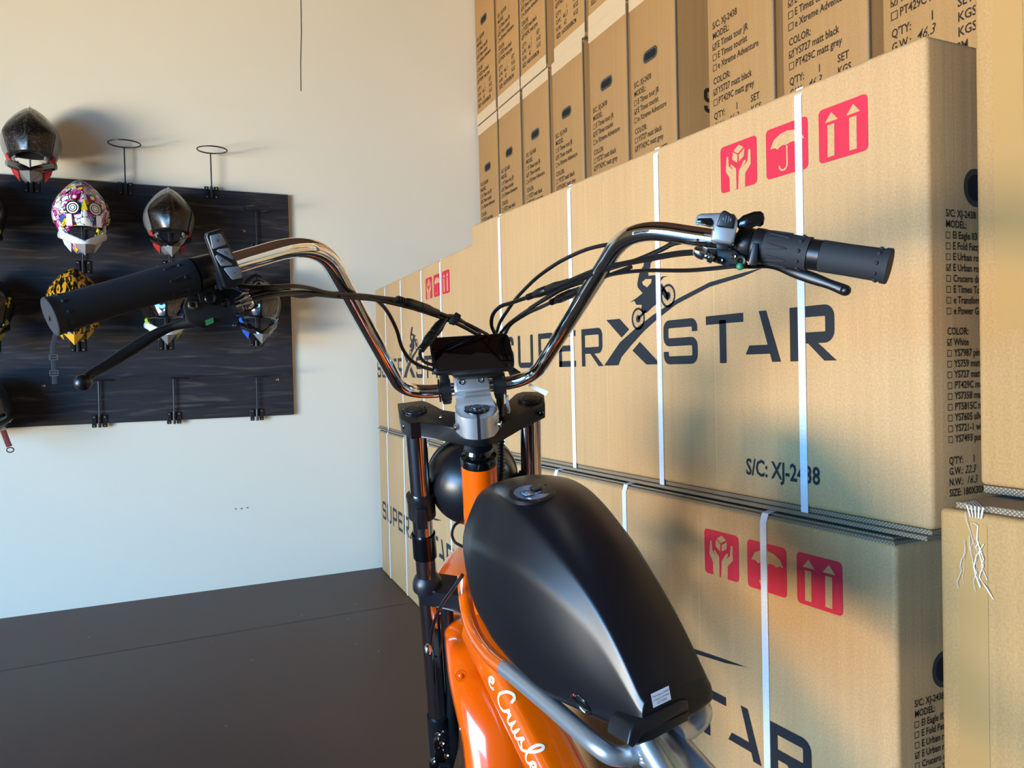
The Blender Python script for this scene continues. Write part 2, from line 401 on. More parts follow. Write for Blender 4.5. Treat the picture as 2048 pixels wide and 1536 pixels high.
# ------------------------------------------------------------------ helmets
def graffiti():
    m = bpy.data.materials.new('graffiti_print'); m.use_nodes = True; nt = m.node_tree; b = nt.nodes['Principled BSDF']
    b.inputs['Roughness'].default_value = .2; b.inputs['Coat Weight'].default_value = .8
    tc = N(nt, 'ShaderNodeTexCoord')
    nz = N(nt, 'ShaderNodeTexNoise'); nz.inputs['Scale'].default_value = 26; nt.links.new(tc.outputs['Object'], nz.inputs['Vector'])
    mxv = N(nt, 'ShaderNodeMixRGB'); mxv.inputs[0].default_value = .06; nt.links.new(tc.outputs['Object'], mxv.inputs[1]); nt.links.new(nz.outputs['Color'], mxv.inputs[2])
    v = N(nt, 'ShaderNodeTexVoronoi'); v.inputs['Scale'].default_value = 38; nt.links.new(mxv.outputs[0], v.inputs['Vector'])
    sp = N(nt, 'ShaderNodeSeparateColor'); nt.links.new(v.outputs['Color'], sp.inputs[0])
    cr = N(nt, 'ShaderNodeValToRGB'); cr.color_ramp.interpolation = 'CONSTANT'; e = cr.color_ramp.elements
    e[0].position = 0; e[0].color = lin('F4F1EE'); e[1].position = .30; e[1].color = lin('E0459B')
    for p, c in ((.42, 'F0EEEA'), (.52, 'EFD22A'), (.62, '3FA2CF'), (.7, '131316'), (.78, 'F2A6CC'), (.9, '4A5FA8')):
        k = e.new(p); k.color = lin(c)
    nt.links.new(sp.outputs[0], cr.inputs[0])
    v2 = N(nt, 'ShaderNodeTexVoronoi'); v2.feature = 'DISTANCE_TO_EDGE'; v2.inputs['Scale'].default_value = 38; nt.links.new(mxv.outputs[0], v2.inputs['Vector'])
    lt = N(nt, 'ShaderNodeMath', operation='LESS_THAN'); lt.inputs[1].default_value = .055; nt.links.new(v2.outputs['Distance'], lt.inputs[0])
    mx = N(nt, 'ShaderNodeMixRGB'); mx.inputs[2].default_value = lin('1A171C'); nt.links.new(lt.outputs[0], mx.inputs[0]); nt.links.new(cr.outputs[0], mx.inputs[1])
    nt.links.new(mx.outputs[0], b.inputs['Base Color']); return m
def pattern(name, c1, c2, scale, th, stretch=(1, 1, 1), rough=.2):
    m = bpy.data.materials.new(name); m.use_nodes = True; nt = m.node_tree; b = nt.nodes['Principled BSDF']
    b.inputs['Roughness'].default_value = .32; b.inputs['Coat Weight'].default_value = .2; b.inputs['Coat Roughness'].default_value = .12
    tc = N(nt, 'ShaderNodeTexCoord'); mp = N(nt, 'ShaderNodeMapping'); mp.inputs['Scale'].default_value = stretch; nt.links.new(tc.outputs['Object'], mp.inputs[0])
    n = N(nt, 'ShaderNodeTexNoise'); n.inputs['Scale'].default_value = scale; n.inputs['Detail'].default_value = 3; n.inputs['Distortion'].default_value = .8
    nt.links.new(mp.outputs[0], n.inputs['Vector'])
    gt = N(nt, 'ShaderNodeMath', operation='GREATER_THAN'); gt.inputs[1].default_value = th; nt.links.new(n.outputs['Fac'], gt.inputs[0])
    mx = N(nt, 'ShaderNodeMixRGB'); mx.inputs[1].default_value = lin(c1); mx.inputs[2].default_value = lin(c2)
    nt.links.new(gt.outputs[0], mx.inputs[0]); nt.links.new(mx.outputs[0], b.inputs['Base Color']); return m
GRAF = graffiti()
CARBON = pattern('carbon_print', '0C0809', '5A5654', 120, .60, (1, 1, 2.2))
CARBON2 = pattern('brown_carbon_print', '120B07', '4A443C', 95, .62, (1, 1, 2))
GREYG = mat('grey_gloss', '70706E', .3, coat=.6)
TIGER = pattern('tiger_print', '100E0C', 'E8A21C', 26, .53, (3, 1, 1))
LIMEP = pattern('lime_print', '0C0D0C', 'A8D22A', 22, .66, (2, 1, 1))
BLUEP = pattern('blue_print', '07080B', '2B54C4', 24, .64, (1, 1, 2))
YELP = pattern('yellow_print', '0B0B0D', 'B9B13A', 16, .62, (1, 1, 1))
MULTI = pattern('teal_pink_print', '0A0A0C', '3E8A66', 20, .66)
DGLOSS = mat('dark_gloss', '0B0A0C', .12, coat=1.0)
LINER = mat('helmet_liner', '0A0A0B', .85)
def helmet(name, label, loc, shell_m, peak_m, trim, chin_m, size=1.0, strap=False, eyes=False, vent_m=None, flash_m=None, rz=0.):
    """off-road helmet facing the room: open shell, long peak, chin bar, vent.  z up, -y to the room"""
    t = thing(name, label, 'helmet', loc, rz, group='off-road helmets on the wall')
    s = size
    def Wd(f):
        return .128 * max(0., 1 - ((.46 - f) / .46) ** 1.75) ** .78 if f < .46 else .128 * (1 - ((f - .46) / .54) ** 1.75 * .78)
    def Fr(f):
        w = Wd(f)
        return w * 1.08 if f < .46 else .138 * min(1, .42 + w / .128 * .60)
    def R(x, z):
        f = min(1, max(0.001, (.190 - z) / .365)); w = Wd(f); q = min(.995, abs(x) / max(w, .001)); return -Fr(f) * math.sqrt(1 - q * q)
    bm = bmn(); nv, nu = 30, 40; rings = []
    for i in range(nv + 1):
        f = i / nv; z = .190 - .365 * f; w = Wd(f)
        back = .118 * min(1, w / .128 + .08) if i else 0; fr = Fr(f) if i else 0
        rings.append([bm.verts.new((w * math.cos(a) * s, -math.sin(a) * (fr if math.sin(a) > 0 else back) * s, z * s)) for a in [2 * math.pi * k / nu for k in range(nu)]])
    for i in range(nv):
        for k in range(nu): bm.faces.new((rings[i][k], rings[i + 1][k], rings[i + 1][(k + 1) % nu], rings[i][(k + 1) % nu]))
    bmesh.ops.remove_doubles(bm, verts=bm.verts[:], dist=.0008)
    bmesh.ops.recalc_face_normals(bm, faces=bm.faces[:])
    kill = []
    for f in bm.faces:
        c = f.calc_center_median() / s
        if c.y < -.03 and -.125 < c.z < -.045 and abs(c.x) < .062 - max(0, -.085 - c.z) * .6: kill.append(f)
        if c.y > -.02 and c.z < -.035: kill.append(f)
    bmesh.ops.delete(bm, geom=kill, context='FACES')
    # crest ridge
    sh = obj('shell', bm, [shell_m, LINER], t, True); q = sh.modifiers.new('thick', 'SOLIDIFY'); q.thickness = .007; q.offset = -1; q.material_offset = 1
    bm = bmn(); tube(bm, [(0, R(0, z) * s * 1.0 - .001, z * s) for z in (.186, .17, .14, .11)], [.004, .007, .007, .003], 8, flat=(1, 1)); obj('crest', bm, shell_m, t, True)
    # peak
    bm = bmn(); gx, gz = 20, 14; G = []
    for i in range(gx + 1):
        u = i / gx * 2 - 1; col = []
        for j in range(gz + 1):
            v = j / gz; z = .142 - v * .200 - (.016 * abs(u) ** 3 if j == gz else 0)
            hw = (.012 + .094 * math.sin(min(1, v * 1.75) * math.pi / 2) ** .8) - .022 * max(0, v - .5) / .5
            x = u * hw
            y = -(.095 + .060 * v + .030 * math.sin(v * math.pi)) + abs(u) ** 2.0 * (.035 + .045 * v) - .012 * max(0, 1 - abs(u) * 7) * math.sin(v * math.pi)
            y = min(y, R(x, z) - .005)
            col.append(bm.verts.new((x * s, y * s, z * s)))
        G.append(col)
    for i in range(gx):
        for j in range(gz): bm.faces.new((G[i][j], G[i][j + 1], G[i + 1][j + 1], G[i + 1][j]))
    pk = obj('peak', bm, peak_m, t, True); so = pk.modifiers.new('thick', 'SOLIDIFY'); so.thickness = .004; so.offset = 1
    if eyes:
        mats_ = [mat('helmet_white', 'F2F0EE', .25, coat=.8), mat('helmet_black', '121114', .25, coat=.8), mat('helmet_yellow', 'EFCB1E', .25, coat=.8), mat('helmet_pink', 'DC4C98', .25, coat=.8)]
        for sx in (-1, 1):
            bm = bmn()
            for r, mi, dy in ((.034, 1, 0), (.027, 0, .001), (.021, 1, .002), (.016, 0, .003), (.011, 1, .004), (.008, 0, .005)):
                face_poly(bm, arc(0, 0, r, 0, 360, 20)[:-1], frame(V((sx * .047, -.1585 - dy, .022)) * s, (1, sx * .50, 0), (0, .1, 1)), mi)
            for r, mi, dy in ((.017, 1, 0), (.013, 2 if sx > 0 else 3, .001), (.007, 0, .002)):
                face_poly(bm, arc(0, 0, r, 0, 360, 16)[:-1], frame(V((sx * .038, -.147 - dy, .075)) * s, (1, sx * .45, 0), (0, .3, 1)), mi)
            obj('eye_print', bm, mats_, pk)
        bm = bmn(); face_poly(bm, [(-.014, 0), (.014, 0), (.009, .02), (0, .055), (-.009, .02)], frame(V((0, -.180, .012)), (1, 0, 0), (0, .12, 1)), 2); obj('nose_print', bm, mats_, pk)
        for sx in (-1, 1):
            bm = bmn()
            face_poly(bm, [(-.013, 0), (.013, 0), (.010, .055), (-.013, .055)], frame(V((sx * .062, -.1545, -.062)), (1, sx * .45, 0), (0, .0, 1)), 0)
            obj('peak_corner', bm, mats_, pk)
    # chin bar: V shaped, with pointed grey vent
    bm = bmn(); pts = []
    for k in range(17):
        u = k / 8 - 1; pts.append((.098 * u * s, (-.155 + .120 * abs(u) ** 1.5) * s, (-.148 + .062 * abs(u) ** 1.1) * s))
    tube(bm, pts, [.019 * s] * 17, 10, flat=(1, .5), up=(0, 0, 1)); obj('chin_bar', bm, chin_m, t, True)
    bm = bmn()
    P = [(-.044 * s, -.140 * s, -.142 * s), (.044 * s, -.140 * s, -.142 * s), (0, -.15 * s, -.197 * s), (-.03 * s, -.09 * s, -.135 * s), (.03 * s, -.09 * s, -.135 * s), (0, -.10 * s, -.19 * s), (0, -.172 * s, -.146 * s)]
    vs = [bm.verts.new(p) for p in P]
    for f in ((0, 2, 6), (6, 2, 1), (0, 6, 1, 4, 3), (0, 3, 5, 2), (1, 2, 5, 4), (3, 4, 5)): bm.faces.new([vs[i] for i in f])
    bmesh.ops.recalc_face_normals(bm, faces=bm.faces[:])
    obj('mouth_vent', bm, vent_m or GREYG, t)
    for sx in (-1, 1):      # cheek flash
        bm = bmn(); a = []
        for x, z in ((.094, -.052), (.101, -.060), (.076, -.128), (.048, -.165), (.050, -.135)):
            zc = z; a.append(V((sx * x, R(x * .96, max(zc, -.17)) - .007, zc)))
        vs = [bm.verts.new(p * s) for p in a]; bm.faces.new(vs if sx < 0 else vs[::-1])
        o = obj('cheek_flash', bm, flash_m or trim, t); q = o.modifiers.new('thick', 'SOLIDIFY'); q.thickness = .005; q.offset = 0
    if strap:
        bm = bmn(); tube(bm, [(-.075 * s, -.01, -.10 * s), (-.098 * s, -.02, -.2 * s), (-.094 * s, -.03, -.38 * s)], .0115, 8, flat=(.15, 1), up=(0, 1, 0))
        st = obj('chin_strap', bm, mat('strap_webbing', '2B2E34', .7), t)
        for z in (-.245, -.32):
            bm = bmn(); T = frame(V((-.096 * s, -.032, z)), (1, 0, 0), (0, 0, 1))
            for a_, b_ in (((-.017, -.012), (.017, -.012)), ((.017, -.012), (.017, .012)), ((.017, .012), (-.017, .012)), ((-.017, .012), (-.017, -.012)), ((-.017, 0), (.017, 0))):
                cyl(bm, T @ V((*a_, 0)), T @ V((*b_, 0)), .0022, 6)
            obj('buckle', bm, mat('buckle_grey', '7B8088', .35, metal=.6), st)
    return t
REDH = mat('red_helmet_trim', 'C43127', .3, coat=.6)
WHH = mat('white_helmet_trim', 'E9EBEE', .3, coat=.6)
YH = mat('amber_helmet_trim', 'E2A21A', .4)
BLH = mat('blue_helmet_trim', '2F5FC0', .3, coat=.6)
YGH = mat('olive_helmet_trim', '9C9A2C', .4)
HY = YB - .150
helmet('motocross_helmet', 'topmost helmet, dark with grey rim and red cheeks, above the board edge', (-.306, HY - .01, 2.245), GREYG, CARBON, REDH, DGLOSS)
helmet('motocross_helmet', 'white and pink graffiti helmet with round eye circles on its peak', (-.108, HY, 1.925), GRAF, GRAF, WHH, WHH, eyes=True, rz=.10)
helmet('motocross_helmet', 'dark brown-black helmet with red cheeks, right of the graffiti helmet', (.284, HY, 1.925), GREYG, CARBON2, REDH, DGLOSS, .95)
helmet('motocross_helmet', 'black and amber tiger-striped helmet behind the left grip, strap hanging', (-.150, HY, 1.500), TIGER, TIGER, YH, TIGER, .98, strap=True, vent_m=YH)
helmet('motocross_helmet', 'white, lime and black helmet seen just under the left brake lever', (.252, HY, 1.492), LIMEP, DGLOSS, WHH, WHH, .95, flash_m=mat('lime_trim', 'A8D22A', .3, coat=.6))
helmet('motocross_helmet', 'glossy black helmet with blue marks, nearest the right edge of the board', (.700, HY, 1.500), BLUEP, DGLOSS, BLH, DGLOSS, .98)
helmet('motocross_helmet', 'black helmet with teal and pink marks at the left edge, beside the graffiti helmet', (-.535, HY, 1.90), MULTI, DGLOSS, YGH, DGLOSS, .98)
helmet('motocross_helmet', 'black helmet with yellow side marks at the left edge, beside the tiger helmet', (-.515, HY, 1.48), YELP, YELP, YGH, DGLOSS, .95)
# open-face helmet low at the left edge
t = thing('open_face_helmet', 'plain dark navy open-face helmet with loose strap, low at the photo\'s left edge', 'helmet', (-.555, HY - .035, 1.02))
bm = bmn(); ball(bm, (0, 0, 0), .155, 32, scale=(.9, .95, 1.08))
bmesh.ops.delete(bm, geom=[v for v in bm.verts if v.co.z < -.10 - v.co.y * .3], context='VERTS')
o = obj('shell', bm, mat('navy_gloss', '14171C', .3, coat=.7), t, True); q = o.modifiers.new('thick', 'SOLIDIFY'); q.thickness = .012; q.offset = -1
bm = bmn(); tube(bm, [(.14 * math.cos(a), -.05 - .10 * math.sin(a) - .02, -.03 - .05 * math.sin(a)) for a in [math.pi * k / 12 for k in range(13)]], .012, 8); obj('trim_band', bm, BLK, t, True)
bm = bmn(); tube(bm, [(.10, -.03, -.10), (.118, -.05, -.155), (.125, -.05, -.175)], .012, 8, flat=(.2, 1), up=(0, 1, 0)); st = obj('chin_strap', bm, mat('red_webbing', '7A2B26', .7), t)
bm = bmn(); tube(bm, [(.128 + .014 * math.cos(a), -.056, -.19 + .011 * math.sin(a)) for a in [2 * math.pi * k / 16 for k in range(17)]], .003, 6, caps=False); obj('buckle', bm, CHRD, st)
bm = bmn(); ball(bm, (.128, -.055, -.035), .006, 10); obj('snap', bm, CHRD, t)
copy_thing(hk, (-.555, BY - .004, .945), 0, 'wire hook behind the dark navy open-face helmet')
copy_thing(hk, (-.53, BY - .004, 1.72), 0, 'wire hook behind the teal-marked helmet at the left edge')
copy_thing(hk, (-.51, BY - .004, 1.33), 0, 'wire hook behind the yellow-marked helmet at the left edge')
#@@BOXES
# ------------------------------------------------------------------ printed artwork
LOGO = dict(
 swoosh=[(0.6168, 0.0046), (0.6396, 0.0223), (0.6873, 0.0586), (0.7529, 0.0884), (0.8302, 0.1183), (0.9251, 0.1485), (1.032, 0.1732), (1.1324, 0.1815), (1.1958, 0.1856), (1.1322, 0.1737), (1.0317, 0.1633), (0.9162, 0.1352), (0.842, 0.1056), (0.7915, 0.0817), (0.7383, 0.0508), (0.6929, 0.0211), (0.6784, 0.001), (0.6141, 0.001)],
 stub1=[(0.627, 0.1185), (0.6878, 0.1179), (0.7289, 0.0888), (0.6954, 0.07)],
 stub2=[(0.7411, 0.0363), (0.773, 0.0565), (0.853, 0.001), (0.7982, 0.001)],
 body=[(0.7336, 0.1549), (0.7637, 0.1637), (0.7883, 0.1728), (0.7695, 0.1878), (0.7672, 0.1975), (0.7755, 0.2192), (0.7855, 0.2312), (0.7937, 0.2367), (0.7965, 0.2457), (0.816, 0.2451), (0.8314, 0.2444), (0.822, 0.2397), (0.8218, 0.2323), (0.8154, 0.2267), (0.8105, 0.2226), (0.8139, 0.2111), (0.8272, 0.2111), (0.8455, 0.2094), (0.8573, 0.2026), (0.8568, 0.1881), (0.8713, 0.1758), (0.8912, 0.1596), (0.8864, 0.1457), (0.8735, 0.154), (0.8622, 0.1695), (0.8445, 0.1785), (0.8432, 0.1421), (0.8309, 0.1376), (0.804, 0.1248), (0.7898, 0.1239), (0.7805, 0.1321), (0.7841, 0.145), (0.7615, 0.1468), (0.7537, 0.157)],
 fender=[(0.8527, 0.1995), (0.8693, 0.204), (0.8897, 0.2022), (0.8721, 0.201), (0.8585, 0.1934)])
HOLE = [(0.7876, 0.1991), (0.8021, 0.205), (0.8269, 0.2023), (0.8235, 0.1934), (0.8077, 0.1849), (0.7921, 0.1921)]
def logo(bm, T, k=1.0):
    T = T @ M.Diagonal((k, k, 1, 1))
    h = .101
    for n in ('swoosh', 'stub1', 'stub2', 'body', 'fender'): face_poly(bm, LOGO[n], T)
    face_poly(bm, HOLE, T @ M.Translation((0, 0, .0004)), 1)
    def S(x, w, s):
        r = .012; i = s / 2
        x0, x1, y0, y1, ym = x + i, x + w - i, i, h - i, h / 2
        P = [(x1, y1 - .020)] + arc(x1 - r, y1 - r, r, 0, 90, 5) + arc(x0 + r, y1 - r, r, 90, 180, 5) + arc(x0 + r, ym + r, r, 180, 270, 5) \
            + arc(x1 - r, ym - r, r, 90, 0, 5) + arc(x1 - r, y0 + r, r, 0, -90, 5) + arc(x0 + r, y0 + r, r, 270, 180, 5) + [(x0, y0 + .020)]
        strokes(bm, P, s, T)
    def U(x, w, s):
        i = s / 2; r = .012
        strokes(bm, [(x + i, h)] + arc(x + i + r, i + r, r, 180, 270, 5) + arc(x + w - i - r, i + r, r, 270, 360, 5) + [(x + w - i, h)], s, T)
    def P_(x, w, s, leg=False, cut=.42):
        i = s / 2; r = .012; ym = h * cut
        strokes(bm, [(x + i, 0), (x + i, h)], s, T)
        strokes(bm, [(x + s, h - i)] + arc(x + w - i - r, h - i - r, r, 90, 0, 5) + arc(x + w - i - r, ym + r, r, 0, -90, 5) + [(x + s, ym)], s, T)
        if leg: face_poly(bm, [(x + w * .42, ym - i), (x + w * .42 + s * 1.15, ym - i), (x + w + .004, 0), (x + w - s * 1.15, 0)], T)
    S(-.005, .092, .0165); U(.117, .101, .0165); P_(.253, .097, .0165)
    x = .377
    for y in (.0083, .052, .0927): strokes(bm, [(x, y), (x + (.093 if y != .052 else .085), y)], .0165, T)
    strokes(bm, [(x + .008, 0), (x + .008, .1)], .0165, T)
    P_(.502, .104, .0175, True)
    S(.867, .121, .0185)
    strokes(bm, [(1.017, .092), (1.132, .092)], .0185, T); strokes(bm, [(1.070, .09), (1.070, 0)], .0205, T)
    face_poly(bm, [(1.176, .101), (1.196, .101), (1.233, 0), (1.210, 0)], T)
    face_poly(bm, [(1.137, .016), (1.205, .016), (1.199, .034), (1.148, .034)], T)
    P_(1.257, .105, .0205, True)
    for cx, cy in ((.768, .1125), (.8868, .1575)):
        strokes(bm, arc(cx, cy, .0245, 0, 360, 24)[:-1], .0055, T, True)
        face_poly(bm, arc(cx, cy, .009, 0, 360, 12)[:-1], T)
        for a in range(0, 360, 24):
            ca, sa = math.cos(math.radians(a)), math.sin(math.radians(a)); strokes(bm, [(cx + ca * .008, cy + sa * .008), (cx + ca * .023, cy + sa * .023)], .0006, T)
    strokes(bm, [(.8868, .1575), (.862, .186)], .006, T); strokes(bm, [(.768, .1125), (.80, .13)], .007, T)
ICON = dict(
 cube=[[(0.0553, 0.0881), (0.069, 0.0804), (0.0524, 0.0713), (0.0399, 0.0794)], [(0.0379, 0.0774), (0.0511, 0.0694), (0.05, 0.0535), (0.0355, 0.0628)], [(0.0712, 0.0774), (0.0694, 0.0621), (0.0549, 0.0545), (0.0552, 0.0681)],
       [(0.0191, 0.071), (0.0234, 0.0725), (0.0253, 0.0517), (0.0381, 0.0403), (0.0298, 0.0515), (0.0328, 0.0541), (0.0468, 0.0416), (0.0468, -0.0012), (0.0273, -0.0012), (0.0267, 0.0276), (0.0158, 0.0428)],
       [(0.0885, 0.071), (0.0884, 0.0419), (0.0728, 0.0274), (0.0716, -0.0012), (0.0517, -0.0014), (0.0543, 0.0349), (0.0687, 0.0532), (0.0747, 0.0534), (0.0734, 0.0487), (0.066, 0.0405), (0.08, 0.0505), (0.0822, 0.0721)]],
 umbrella=[[(0.0114, 0.0564), (0.0209, 0.0714), (0.0383, 0.0794), (0.0552, 0.0811), (0.0736, 0.0778), (0.0885, 0.0700), (0.0973, 0.0558), (0.0880, 0.0580), (0.0781, 0.0530), (0.0711, 0.0573), (0.0608, 0.0574), (0.0556, 0.0541), (0.0441, 0.057), (0.0377, 0.0555), (0.0302, 0.0519), (0.0227, 0.0565)]],
 arrows=[[(0.0288, 0.0853), (0.0432, 0.0693), (0.0144, 0.0693)], [(0.020, 0.064), (0.0350, 0.064), (0.0345, 0.008), (0.0195, 0.008)],
         [(0.0757, 0.0853), (0.0901, 0.0693), (0.0613, 0.0693)], [(0.0670, 0.0640), (0.0825, 0.0640), (0.0820, 0.008), (0.0665, 0.008)]])
def icons(bm, T, only):
    for k, n in enumerate(('cube', 'umbrella', 'arrows')):
        if k != only: continue
        TT = T @ M.Translation((.1305 * k, 0, 0))
        face_poly(bm, rrect(0, 0, .105, .095, .009), TT, 0)
        T2 = TT @ M.Translation((0, 0, .0003))
        for p in ICON[n]: face_poly(bm, p, T2, 1)
        if n == 'umbrella': strokes(bm, [(.0541, .056), (.0541, .022)] + arc(.0441, .020, .010, 0, -180, 8), .0035, T2, mi=1)
def checkbox(bm, x, y, s, T, tick=False):
    strokes(bm, [(x, y), (x + s, y), (x + s, y + s), (x, y + s)], s * .12, T, True)
    if tick: strokes(bm, [(x + s * .1, y + s * .6), (x + s * .4, y + s * .1), (x + s * 1.15, y + s * 1.25)], s * .16, T)
def handle_print(bm, cx, cy, w, h, T):
    face_poly(bm, rrect(cx - w / 2, cy - h / 2, cx + w / 2, cy + h / 2, h * .48, 7), T, 0)
    face_poly(bm, rrect(cx - w / 2 + .010, cy - h / 2 + .010, cx + w / 2 - .010, cy + h / 2 - .010, h * .28, 7), T @ M.Translation((0, 0, .0005)), 1)
HOLEM = mat('handle_hole_dark', '060404', .9)
RINGM = mat('handle_ring_grey', '3F3D3A', .6)
def front_T(y, z, eps=.0008): return frame(V((-eps, y, z)), (0, -1, 0), (0, 0, 1))
def end_T(x, z, eps=.0008, y=0.): return frame(V((x, y - eps, z)), (1, 0, 0), (0, 0, 1))
MODELS = [('El Eagle II3', 0), ('E Fold Fatty', 0), ('E Urban road', 0), ('E Urban road', 1), ('Crucero de Playa', 0), ('E Times Tourist', 0), ('e Transformer', 0), ('e Power Gen', 0)]
COLORS = [('White', 1), ('YS7987 pink', 0), ('YS759 matt green', 0), ('YS727 matt black', 0), ('PT429C matt grey', 0), ('YS7358 matt blue', 0), ('PT5815C matt olive', 0), ('YS7605 silver', 0), ('YS721-1 white', 0), ('YS7493 purple', 0)]
def bike_box(label, loc, rotz, L, Wd, H, straps, logo_y, low_flap=True, gw='22.3', tiltz=0.):
    t = thing('bicycle_carton', label, 'box', loc, math.radians(rotz), group='long strapped bicycle cartons')
    fl = .016
    bm = bmn(); box(bm, 0, Wd, 0, L, fl if low_flap else 0, H - fl * (.1 if low_flap else .55), .009, 3); obj('body', bm, CB, t, True)
    for f in t.children[0].data.polygons: f.use_smooth = True
    # flap edges: layered corrugated sheets top and bottom
    for nm, zs in (('top_flap', ((H - fl * .75, H - fl * .3, .014 if low_flap else .004), (H - fl * .28, H, .013))), ('bottom_flap', ((.0, fl * .45, -.006), (fl * .5, fl * 1.02, .003)))):
        if nm == 'bottom_flap' and not low_flap: continue
        bm = bmn()
        for z0, z1, ins in zs: box(bm, ins, Wd - ins, abs(ins), L - abs(ins), z0, z1, .0008, 1)
        obj(nm, bm, CORR, t)
    for fy_, zz in ((L * .285, 0), (L * .52, .0), (L * .74, .0)):
        bm = bmn(); face_poly(bm, [(0, .03), (.0016, .03), (.0022, H - .03), (.0006, H - .03)], front_T(fy_, 0, .0003)); obj('fold_line', bm, mat('fold_highlight', 'D3AE7A', .6), t)
    # straps wrap over the top edge
    for sy in straps:
        bm = bmn(); w = .0085; o_ = .0016
        pth = [(-o_, 0.004), (-o_, H - .02), (.004, H - .002), (.02, H + o_), (Wd - .02, H + o_)]
        vv = []
        for x, z in pth: vv.append((bm.verts.new((x, sy - w, z)), bm.verts.new((x, sy + w, z))))
        for a, b in zip(vv, vv[1:]): bm.faces.new((a[0], b[0], b[1], a[1]))
        s_ = obj('strap', bm, STRAPM, t); q = s_.modifiers.new('thick', 'SOLIDIFY'); q.thickness = .0012; q.offset = 0
    # front print.  u runs toward the near end
    bm = bmn(); logo(bm, front_T(logo_y, H - .506)); obj('printed_logo', bm, [INK, CB], t); bm = bmn()
    text(bm, 'S/C: XJ-2438', 1.132, -.226, .046, front_T(logo_y, H - .506), .022, sx=.80); obj('printed_code', bm, INK, t)
    for k_ in range(3): bm = bmn(); icons(bm, front_T(logo_y - 1.073, H - .154), k_); obj('handling_symbol', bm, [RED, CB], t)
    # end panel print
    bm = bmn(); T = end_T(.040, H); p = .0172; s = .0165
    text(bm, 'S/C: XJ-2438', 0, -.282, s, T); text(bm, 'MODEL:', 0, -.282 - p, s, T)
    for i, (x, k) in enumerate(MODELS):
        y = -.282 - p * (i + 2); checkbox(bm, 0, y, .0095, T, k); text(bm, x, .016, y, s, T)
    obj('printed_model_list', bm, INK2, t); bm = bmn()
    y0 = -.282 - p * 10.9
    text(bm, 'COLOR:', 0, y0, s, T)
    for i, (x, k) in enumerate(COLORS):
        y = y0 - p * (i + 1); checkbox(bm, 0, y, .0095, T, k); text(bm, x, .016, y, s, T)
    obj('printed_colour_list', bm, INK2, t); bm = bmn()
    y1 = y0 - p * 12
    text(bm, "Q'TY:      1", 0, y1, s, T); text(bm, 'G.W.:', 0, y1 - p, s, T); text(bm, 'N.W.:', 0, y1 - 2 * p, s, T); text(bm, 'SIZE: 180X30X80', 0, y1 - 3 * p, s, T)
    text(bm, gw, .038, y1 - p, s * 1.1, T, .004, .35); text(bm, '16.3', .042, y1 - 2 * p, s * 1.1, T, .004, .35)
    obj('printed_weights', bm, INK2, t)
    bm = bmn(); handle_print(bm, .15, H - .232, .13, .062, end_T(0, 0)); obj('hand_hole', bm, [RINGM, HOLEM], t)
    return t
LG = 2.395
bike_box('long tan carton nearest the handlebar, upper of its stack, whole SUPERXSTAR logo showing', (1.15, .847, .8625), 0, 1.775, .30, .7945,
         [1.108 - .847, 1.543 - .847, 1.942 - .847, 2.393 - .847], LG - .847)
bike_box('long tan carton on the floor behind the black tank, lower right with arrow symbols', (1.13, .90, 0), 0, 1.735, .30, .858,
         [1.195 - .90, 1.672 - .90, 2.02 - .90, 2.40 - .90], 2.445 - .90, False)
u5 = (math.sin(math.radians(4.9)), math.cos(math.radians(4.9)))
fx, fy = 1.375 - u5[0] * 1.86, 4.537 - u5[1] * 1.86
bike_box('long carton in the far corner by the back wall, upper of two stacked there', (fx, fy, .822), -4.9, 1.86, .30, .80,
         [1.86 - s for s in (.26, .62, 1.02, 1.33)], 1.86 - .02)
bike_box('long carton in the far corner by the back wall, standing on the floor', (fx + .0, fy, 0), -4.9, 1.86, .30, .818,
         [1.86 - s for s in (.22, .60, 1.05, 1.40)], 1.86 - .06, False)
# ------------------------------------------------------------------ near plain cartons at the right edge
def plain_carton(label, loc, rotz, Wd, L, H, film):
    t = thing('plain_carton', label, 'box', loc, math.radians(rotz))
    bm = bmn(); box(bm, 0, Wd, -L, 0, .012, H - .006, .008, 3); obj('body', bm, cardboard('cardboard_plain', 'B08856') if 'cardboard_plain' not in MATS else MATS['cardboard_plain'], t, True)
    bm = bmn(); box(bm, .004, Wd - .004, -L + .004, -.004, 0, .0115, .001, 1); obj('bottom_flap', bm, CORR, t)
    bm = bmn(); box(bm, .014, Wd - .01, -L + .01, -.018, H - .0055, H + .004, .001, 1); obj('top_flap', bm, CORR, t)
    bm = bmn()
    face_poly(bm, [(.030, .25), (.075, .25), (.075, H - .02), (.030, H - .02)], front_T(-.0, 0, .0007))
    obj('packing_tape', bm, mat('brown_tape', 'B28A55', .25, coat=.5), t)
    if film:
        bm = bmn(); rnd = random.Random(5)
        for k in range(8):
            y = -.038 - rnd.random() * .034; z = H - .004 - rnd.random() * .05; P = []
            for j in range(7):
                P.append((-.002 - rnd.random() * .004, y, z)); y += rnd.uniform(-.009, .007); z -= rnd.uniform(.002, .020)
            tube(bm, P, [.0003 + .0008 * rnd.random() for _ in P], 5, flat=(1, .4))
        obj('torn_film', bm, WRAP, t)
        bm = bmn()
        for k in range(5): tube(bm, [(.02 + .005 * k, -.03, H + .004), (.0, -.045 - .006 * k, H + .003), (-.003, -.052 - .004 * k, H - .012)], .0012, 5)
        obj('film_fold', bm, WRAP, t)
    return t
plain_carton('plain tan carton at the lower right edge with crumpled film near its top', (1.10, .80, 0), 0, .5, .62, .934, True)
plain_carton('plain tan carton at the upper right edge, resting on the film-marked carton', (1.195, .80, .942), 0, .45, .62, .95, False)
